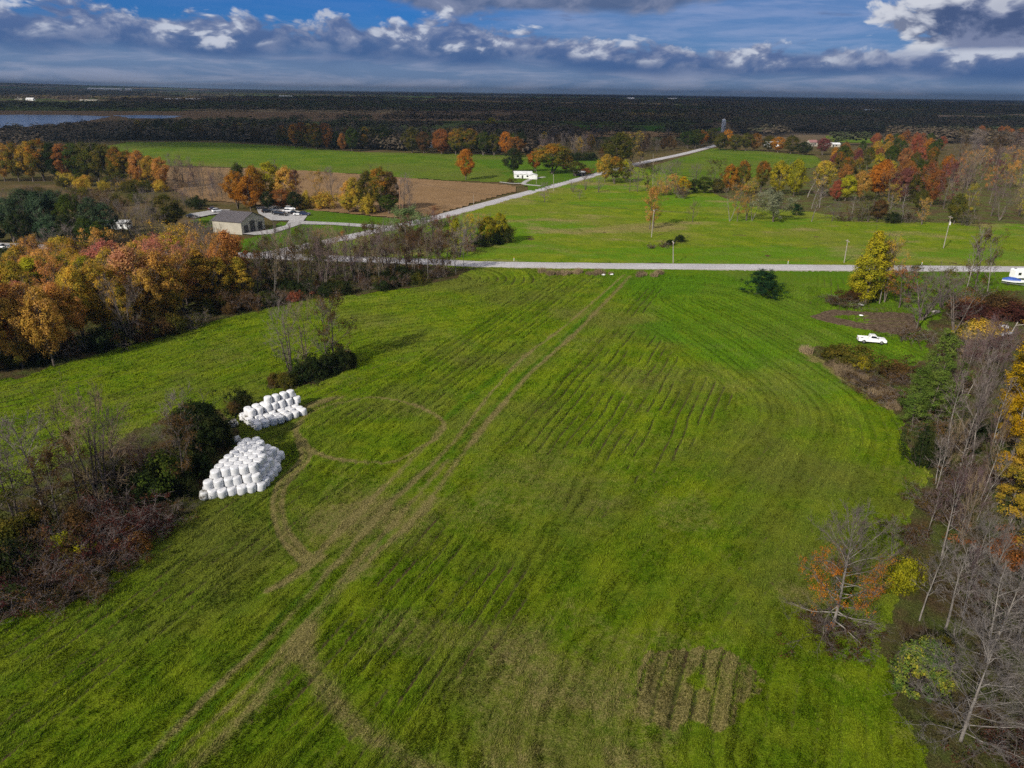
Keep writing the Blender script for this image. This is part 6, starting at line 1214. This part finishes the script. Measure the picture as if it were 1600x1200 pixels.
# ------------------------------------------------------------------ vehicles
def wheels(o, xs, y, r=.36, w=.24):
    for x in xs:
        for s in (-1, 1):
            t = MB().tube((x, s * y - s * w, r), (x, s * y, r), r, r, 18).build('wheel', RUBBER, o); MB().tube((x, s * y, r), (x, s * (y + .015), r), r * .6, r * .55, 14).build('rim', STEEL, t)
def car(px, py, rz, paint, label, suv=False, L=4.6, group='cars parked at the barn'):
    x, y = U(px, py); o = empty('parked_car', (x, y, .24), rz, label=label, cat='car', group=group); Wd = .9; h = L / 2; up = .18 if suv else 0
    MB().prism_y([(-h, .38), (-h + .08, .28), (h - .1, .28), (h, .42), (h - .02, .62), (h - .25, .72 + up * .6), (h * .42, .86 + up), (-h + .75, .92 + up), (-h + .08, .86 + up), (-h, .7)], -Wd, Wd, lambda z: .10 * max(0, z - .55) + (.05 if z < .32 else 0)).build('body', paint, o, bevel=.04)
    if suv: cab = [(-h + .12, .88 + up), (h * .40, .84 + up), (h * .08, 1.42 + up), (-h + .45, 1.46 + up)]
    else: cab = [(-h + .62, .86), (h * .44, .84), (h * .10, 1.36), (-h * .38, 1.38)]
    z0 = cab[0][1]; c_ = MB().prism_y(cab, -Wd + .05, Wd - .05, lambda z: .30 * max(0, z - z0)).build('cabin', GLASS, o, bevel=.03)
    rf = [(cab[3][0] + .10, cab[3][1] - .015), (cab[2][0] - .06, cab[2][1] - .015), (cab[2][0] - .10, cab[2][1] + .045), (cab[3][0] + .16, cab[3][1] + .045)]
    MB().prism_y(rf, -Wd + .22, Wd - .22).build('roof', paint, c_, bevel=.015)
    wheels(o, (h - .85, -h + .85), Wd + .0)
    for s in (-1, 1):
        MB().box(h - .16, h + .015, s * .62 - .17, s * .62 + .17, .52, .66).build('headlight', CLEAR_LAMP, o); MB().box(-h - .015, -h + .1, s * .66 - .14, s * .66 + .14, .62, .78).build('tail_light', RED_LAMP, o)
    return o
def pickup(px, py, rz, paint, label, group=None, rack=True):
    x, y = U(px, py); o = empty('pickup_truck', (x, y, .12), rz, label=label, cat='pickup truck', group=group)
    MB().prism_y([(-2.85, .55), (-2.8, .45), (2.75, .42), (2.85, .55), (2.83, .95), (2.65, 1.08), (1.35, 1.16), (1.2, 1.14), (-.72, 1.14), (-.72, .62), (-2.85, .62)], -.98, .98, lambda z: .08 * max(0, z - .7)).build('body', paint, o, bevel=.05)
    b = MB().box(-2.85, -.76, -.98, -.90, .62, 1.16).box(-2.85, -.76, .90, .98, .62, 1.16).box(-2.86, -2.78, -.90, .90, .62, 1.14).box(-.84, -.76, -.90, .90, .62, 1.16).build('bed', paint, o)
    MB().box(-2.78, -.84, -.89, .89, .625, .66).build('bed_floor', DARK_METAL, b)
    cab = [(-.68, 1.13), (1.30, 1.13), (.62, 1.80), (-.50, 1.84)]; c_ = MB().prism_y(cab, -.93, .93, lambda z: .22 * max(0, z - 1.13)).build('cab', paint, o, bevel=.04)
    for s in (-1, 1):
        y0 = s * .895; m_ = MB(); q = [(-.42, 1.24), (.98, 1.24), (.56, 1.70), (-.40, 1.72)]; V = [(x_, s * (.935 - .22 * (z_ - 1.13)), z_) for x_, z_ in q] + [(x_, s * (.90 - .22 * (z_ - 1.13)), z_) for x_, z_ in q]
        m_.add(V, [(0, 1, 2, 3), (7, 6, 5, 4), (0, 4, 5, 1), (1, 5, 6, 2), (2, 6, 7, 3), (3, 7, 4, 0)]); m_.build('side_window', GLASS, c_)
    m_ = MB(); m_.add([(1.25, -.82, 1.21), (1.25, .82, 1.21), (.69, .74, 1.76), (.69, -.74, 1.76), (1.16, -.82, 1.19), (1.16, .82, 1.19), (.6, .74, 1.74), (.6, -.74, 1.74)], [(0, 1, 2, 3), (7, 6, 5, 4), (0, 4, 5, 1), (1, 5, 6, 2), (2, 6, 7, 3), (3, 7, 4, 0)])
    m_.V = [(a + .035, b_, c2 + .02) for a, b_, c2 in m_.V]; m_.build('windscreen', GLASS, c_)
    wheels(o, (1.85, -1.75), .99, .40, .27); MB().box(2.83, 2.93, -.95, .95, .42, .60).build('front_bumper', STEEL, o); MB().box(-2.97, -2.87, -.92, .92, .42, .58).build('rear_bumper', STEEL, o); MB().box(2.82, 2.875, -.5, .5, .66, .92).build('grille', DARK_METAL, o)
    for s in (-1, 1): MB().box(2.70, 2.87, s * .74 - .18, s * .74 + .18, .70, .92).build('headlight', CLEAR_LAMP, o); MB().box(-2.88, -2.82, s * .9 - .07, s * .9 + .07, .72, 1.0).build('tail_light', RED_LAMP, o); MB().box(.85, .99, s * 1.05 - .1, s * 1.05 + .1, 1.2, 1.38).build('mirror', DARK_METAL, o)
    return o
pickup(1361, 536, -.22, WHITE_CAR, 'white pickup truck parked on the grass beside the dirt plot')
car(340.5, 332, .75, WHITE_CAR, 'white car parked on the drive left of the barn roof', True)
car(334, 329, .75, MAROON_CAR, 'dark maroon car behind the white one left of the barn')
car(300, 340, .15, BLACK_CAR, 'black car at the left end of the barn drive')
for i, (px, py, rz, pt, suv, lab) in enumerate([(418, 333, .6, BLACK_CAR, True, 'black car nearest the barn in the lot'), (427, 331, .7, GREY_CAR, False, 'silver car at the back of the lot behind the barn'), (434, 336, -.3, BLACK_CAR, False, 'black car at the front of the lot, second from the barn'), (442, 337.5, -.3, BLACK_CAR, True, 'black car in the middle of the lot'),
        (450, 332, .3, WHITE_CAR, False, 'white car in the middle of the lot'), (454, 328.5, .1, WHITE_CAR, True, 'white car farthest back in the lot'), (459, 335, .2, BLACK_CAR, False, 'black car between the white cars in the lot'), (467, 337, .2, WHITE_CAR, False, 'white car near the right end of the lot'), (477, 337, .1, BLUE_CAR, True, 'dark blue car at the right end of the lot')]):
    car(px, py, rz, pt, lab, suv)
car(4, 389, .1, WHITE_CAR, 'white car at the left border beside the road', False, group='cars at the left border'); car(18, 390, .1, GREY_CAR, 'silver car at the left border beside the road', False, group='cars at the left border')

# covered boat on its trailer, and a white camper
BLUE_TARP = simple('blue_tarp', (0.03, 0.075, 0.30), .5, var=.3, scale=2.0); HULL = simple('white_hull', (0.75, 0.76, 0.77), .25, var=.04)
x, y = U(1583, 446); bo = empty('boat', (x, y, .0), -.62, label='white motor boat under a blue tarp on a trailer', cat='boat')
def loft(secs, cap=True):
    m_ = MB(); n = len(secs[0]); V = [p for s in secs for p in s]; F = [(i * n + j, i * n + (j + 1) % n, (i + 1) * n + (j + 1) % n, (i + 1) * n + j) for i in range(len(secs) - 1) for j in range(n)]
    if cap: F += [tuple(range(n - 1, -1, -1)), tuple(range((len(secs) - 1) * n, len(secs) * n))]
    return m_.add(V, F)
hs_ = []; cs_ = []
for xx, hw, kz, dk in [(-3.0, 1.05, .75, 1.55), (-1.5, 1.15, .70, 1.6), (0, 1.15, .70, 1.65), (1.5, .95, .80, 1.72), (2.5, .55, 1.0, 1.80), (3.1, .08, 1.5, 1.86)]:
    hs_.append([(xx, -hw, dk), (xx, -hw * .92, kz + .4), (xx, 0, kz), (xx, hw * .92, kz + .4), (xx, hw, dk)])
    top = 2.35 if -2 < xx < 1 else dk + .18
    if xx < 2: cs_.append([(xx, -hw - .05, dk - .12), (xx, -hw * .7, dk + (top - dk) * .55), (xx, 0, top), (xx, hw * .7, dk + (top - dk) * .55), (xx, hw + .05, dk - .12)])
loft(hs_).build('hull', HULL, bo, smooth=False); loft(cs_).build('cover', BLUE_TARP, bo)
tr = MB().box(-3, 3.6, -.5, -.42, .5, .6).box(-3, 3.6, .42, .5, .5, .6).box(-2, -1.9, -1, 1, .5, .6).box(3.5, 4.4, -.05, .05, .5, .6).box(.4, .5, -.5, .5, .6, .78).box(-1.8, -1.7, -.5, .5, .6, .78).build('trailer', STEEL, bo)
for s in (-1, 1): MB().tube((-1.2, s * 1.15, .33), (-1.2, s * .95, .33), .33, .33, 16).build('wheel', RUBBER, tr)
x, y = U(1607, 440); co = empty('camper_trailer', (x + .2, y + 3.0, 0), .06, label='tall white camper trailer at the right border beside the road', cat='camper')
MB().prism_y([(-3.6, .55), (3.3, .55), (3.6, 1.4), (3.3, 3.0), (2.8, 3.15), (-3.3, 3.15), (-3.6, 2.9)], -1.2, 1.2).build('body', WHITE, co, bevel=.08)
for xx in (-2.2, .2, 2.2): w_ = MB().box(xx - .45, xx + .45, -1.23, -1.17, 1.55, 2.25).build('window', GLASS, co); MB().box(xx - .5, xx + .5, -1.225, -1.18, 1.47, 1.55).build('frame', STEEL, w_)
d_ = MB().box(-1.3, -.65, -1.23, -1.17, .62, 2.5).build('door', HULL, co); MB().box(-.78, -.72, -1.27, -1.23, 1.4, 1.55).build('handle', STEEL, d_)
MB().box(-3.3, -2.8, -.3, .3, 3.15, 3.4).build('roof_vent', STEEL, co); wheels(co, (-.5, .5), 1.2, .36, .24); MB().box(3.4, 4.8, -.06, .06, .5, .62).build('hitch', DARK_METAL, co)

# odds and ends lying about
def crumple(name, px, py, s, mat, label, cat, z=.0, seed=1):
    rg = np.random.default_rng(seed); x, y = U(px, py); n, m_ = 14, 9; V = []
    for i in range(m_):
        ph = math.pi * i / (m_ - 1)
        for j in range(n):
            th = 2 * math.pi * j / n; k = 1 + rg.normal(0, .10); V.append((s[0] * math.sin(ph) * math.cos(th) * k, s[1] * math.sin(ph) * math.sin(th) * k, s[2] * (1 + math.cos(ph) * k)))
    F = [(i * n + j, (i + 1) * n + j, (i + 1) * n + (j + 1) % n, i * n + (j + 1) % n) for i in range(m_ - 1) for j in range(n)]
    me = raw_mesh(name, V, np.array(F).ravel(), np.full(len(F), 4), mat); o = link(name, me, label=label, cat=cat); o.location = (x, y, z); o.rotation_euler = (0, 0, rg.uniform(0, 6)); return o
TIN = simple('grey_sheet_metal', (0.45, 0.47, 0.50), .4, metal=.4); LOGM = simple('grey_driftwood', (0.36, 0.33, 0.29), .9, var=.25)
crumple('plastic_sack', 1562, 516, (1.1, .8, .45), WHITE, 'larger white plastic sack dumped in the bushes on the right', 'sack', .6, 1); crumple('plastic_sack', 1569, 517, (.8, .7, .4), WHITE, 'smaller white plastic sack dumped beside the larger one', 'sack', .6, 2); crumple('plastic_sack', 1546, 522, (.7, .5, .3), WHITE, 'white scrap sack left of the dumped pair', 'sack', .5, 3)
x, y = U(1570, 529); sh_ = empty('sheet_metal', (x, y, .9), .3, label='bent grey metal sheet lying among the dumped sacks', cat='metal sheet')
MB().add([(-1.6, -.6, 0), (-.5, -.6, .35), (.6, -.6, .25), (1.6, -.6, .5), (-1.6, .6, .05), (-.5, .6, .45), (.6, .6, .30), (1.6, .6, .45), (-1.6, -.6, .03), (-.5, -.6, .38), (.6, -.6, .28), (1.6, -.6, .53), (-1.6, .6, .08), (-.5, .6, .48), (.6, .6, .33), (1.6, .6, .48)], [(0, 4, 5, 1), (1, 5, 6, 2), (2, 6, 7, 3), (8, 9, 13, 12), (9, 10, 14, 13), (10, 11, 15, 14), (0, 1, 9, 8), (1, 2, 10, 9), (2, 3, 11, 10), (4, 12, 13, 5), (5, 13, 14, 6), (6, 14, 15, 7), (0, 8, 12, 4), (3, 7, 15, 11)]).build('sheet', TIN, sh_)
x, y = U(1578, 525); MB().tube((x, y, .4), (x + 1.6, y + 1.0, 3.0), .14, .08, 8).tube((x + 1.2, y + .75, 2.35), (x + 3.4, y + .4, 2.7), .08, .04, 6).build('fallen_log', LOGM, label='grey broken tree limb leaning over the dumped sacks', cat='log')
crumple('rock', 956, 430, (.55, .4, .25), WHITE, 'white rock in the rank grass before the road', 'rock', 0, 5); crumple('rock', 943, 430.5, (.6, .5, .25), SILO, 'grey rock left of the white one before the road', 'rock', 0, 6); crumple('rock', 1345, 477, (.9, .4, .2), SILO, 'pale rock below the tall yellow tree', 'rock', 0, 7); crumple('rock', 1345.5, 493.5, (.5, .3, .15), WHITE, 'small white stone on the dirt plot', 'rock', 0, 8); crumple('rock', 1462, 489, (1.2, .5, .35), LOGM, 'pale stump by the bare tree behind the dirt plot', 'stump', 0, 9)

# ------------------------------------------------------------------ every label singles out one thing
bylab = {}
for root, lab, px, grp in PLANTS: bylab.setdefault(lab, []).append((px, root))
for lab, L in bylab.items():
    L.sort(key=lambda t: t[0])
    for i, (px, root) in enumerate(L):
        root['label'] = lab if len(L) == 1 else f'{lab}, {ordw(i)} from left'
        if len(L) > 1 and 'group' not in root: root['group'] = lab

# ------------------------------------------------------------------ the air: pale haze from the ground to just above the hills
hz, hg, ho = new_mat('haze_air'); pv = hg.node('ShaderNodeVolumePrincipled'); pv.inputs['Color'].default_value = (0.52, 0.73, 1.0, 1); pv.inputs['Density'].default_value = HAZE = 7.5e-5; pv.inputs['Anisotropy'].default_value = 0.2
hg.l.new(pv.outputs[0], ho.inputs['Volume'])
MB().box(-37000, 37000, -3500, 45000, -1.4, 112).build('haze', hz, kind='stuff', label='thin blue haze over the distant land', cat='haze')
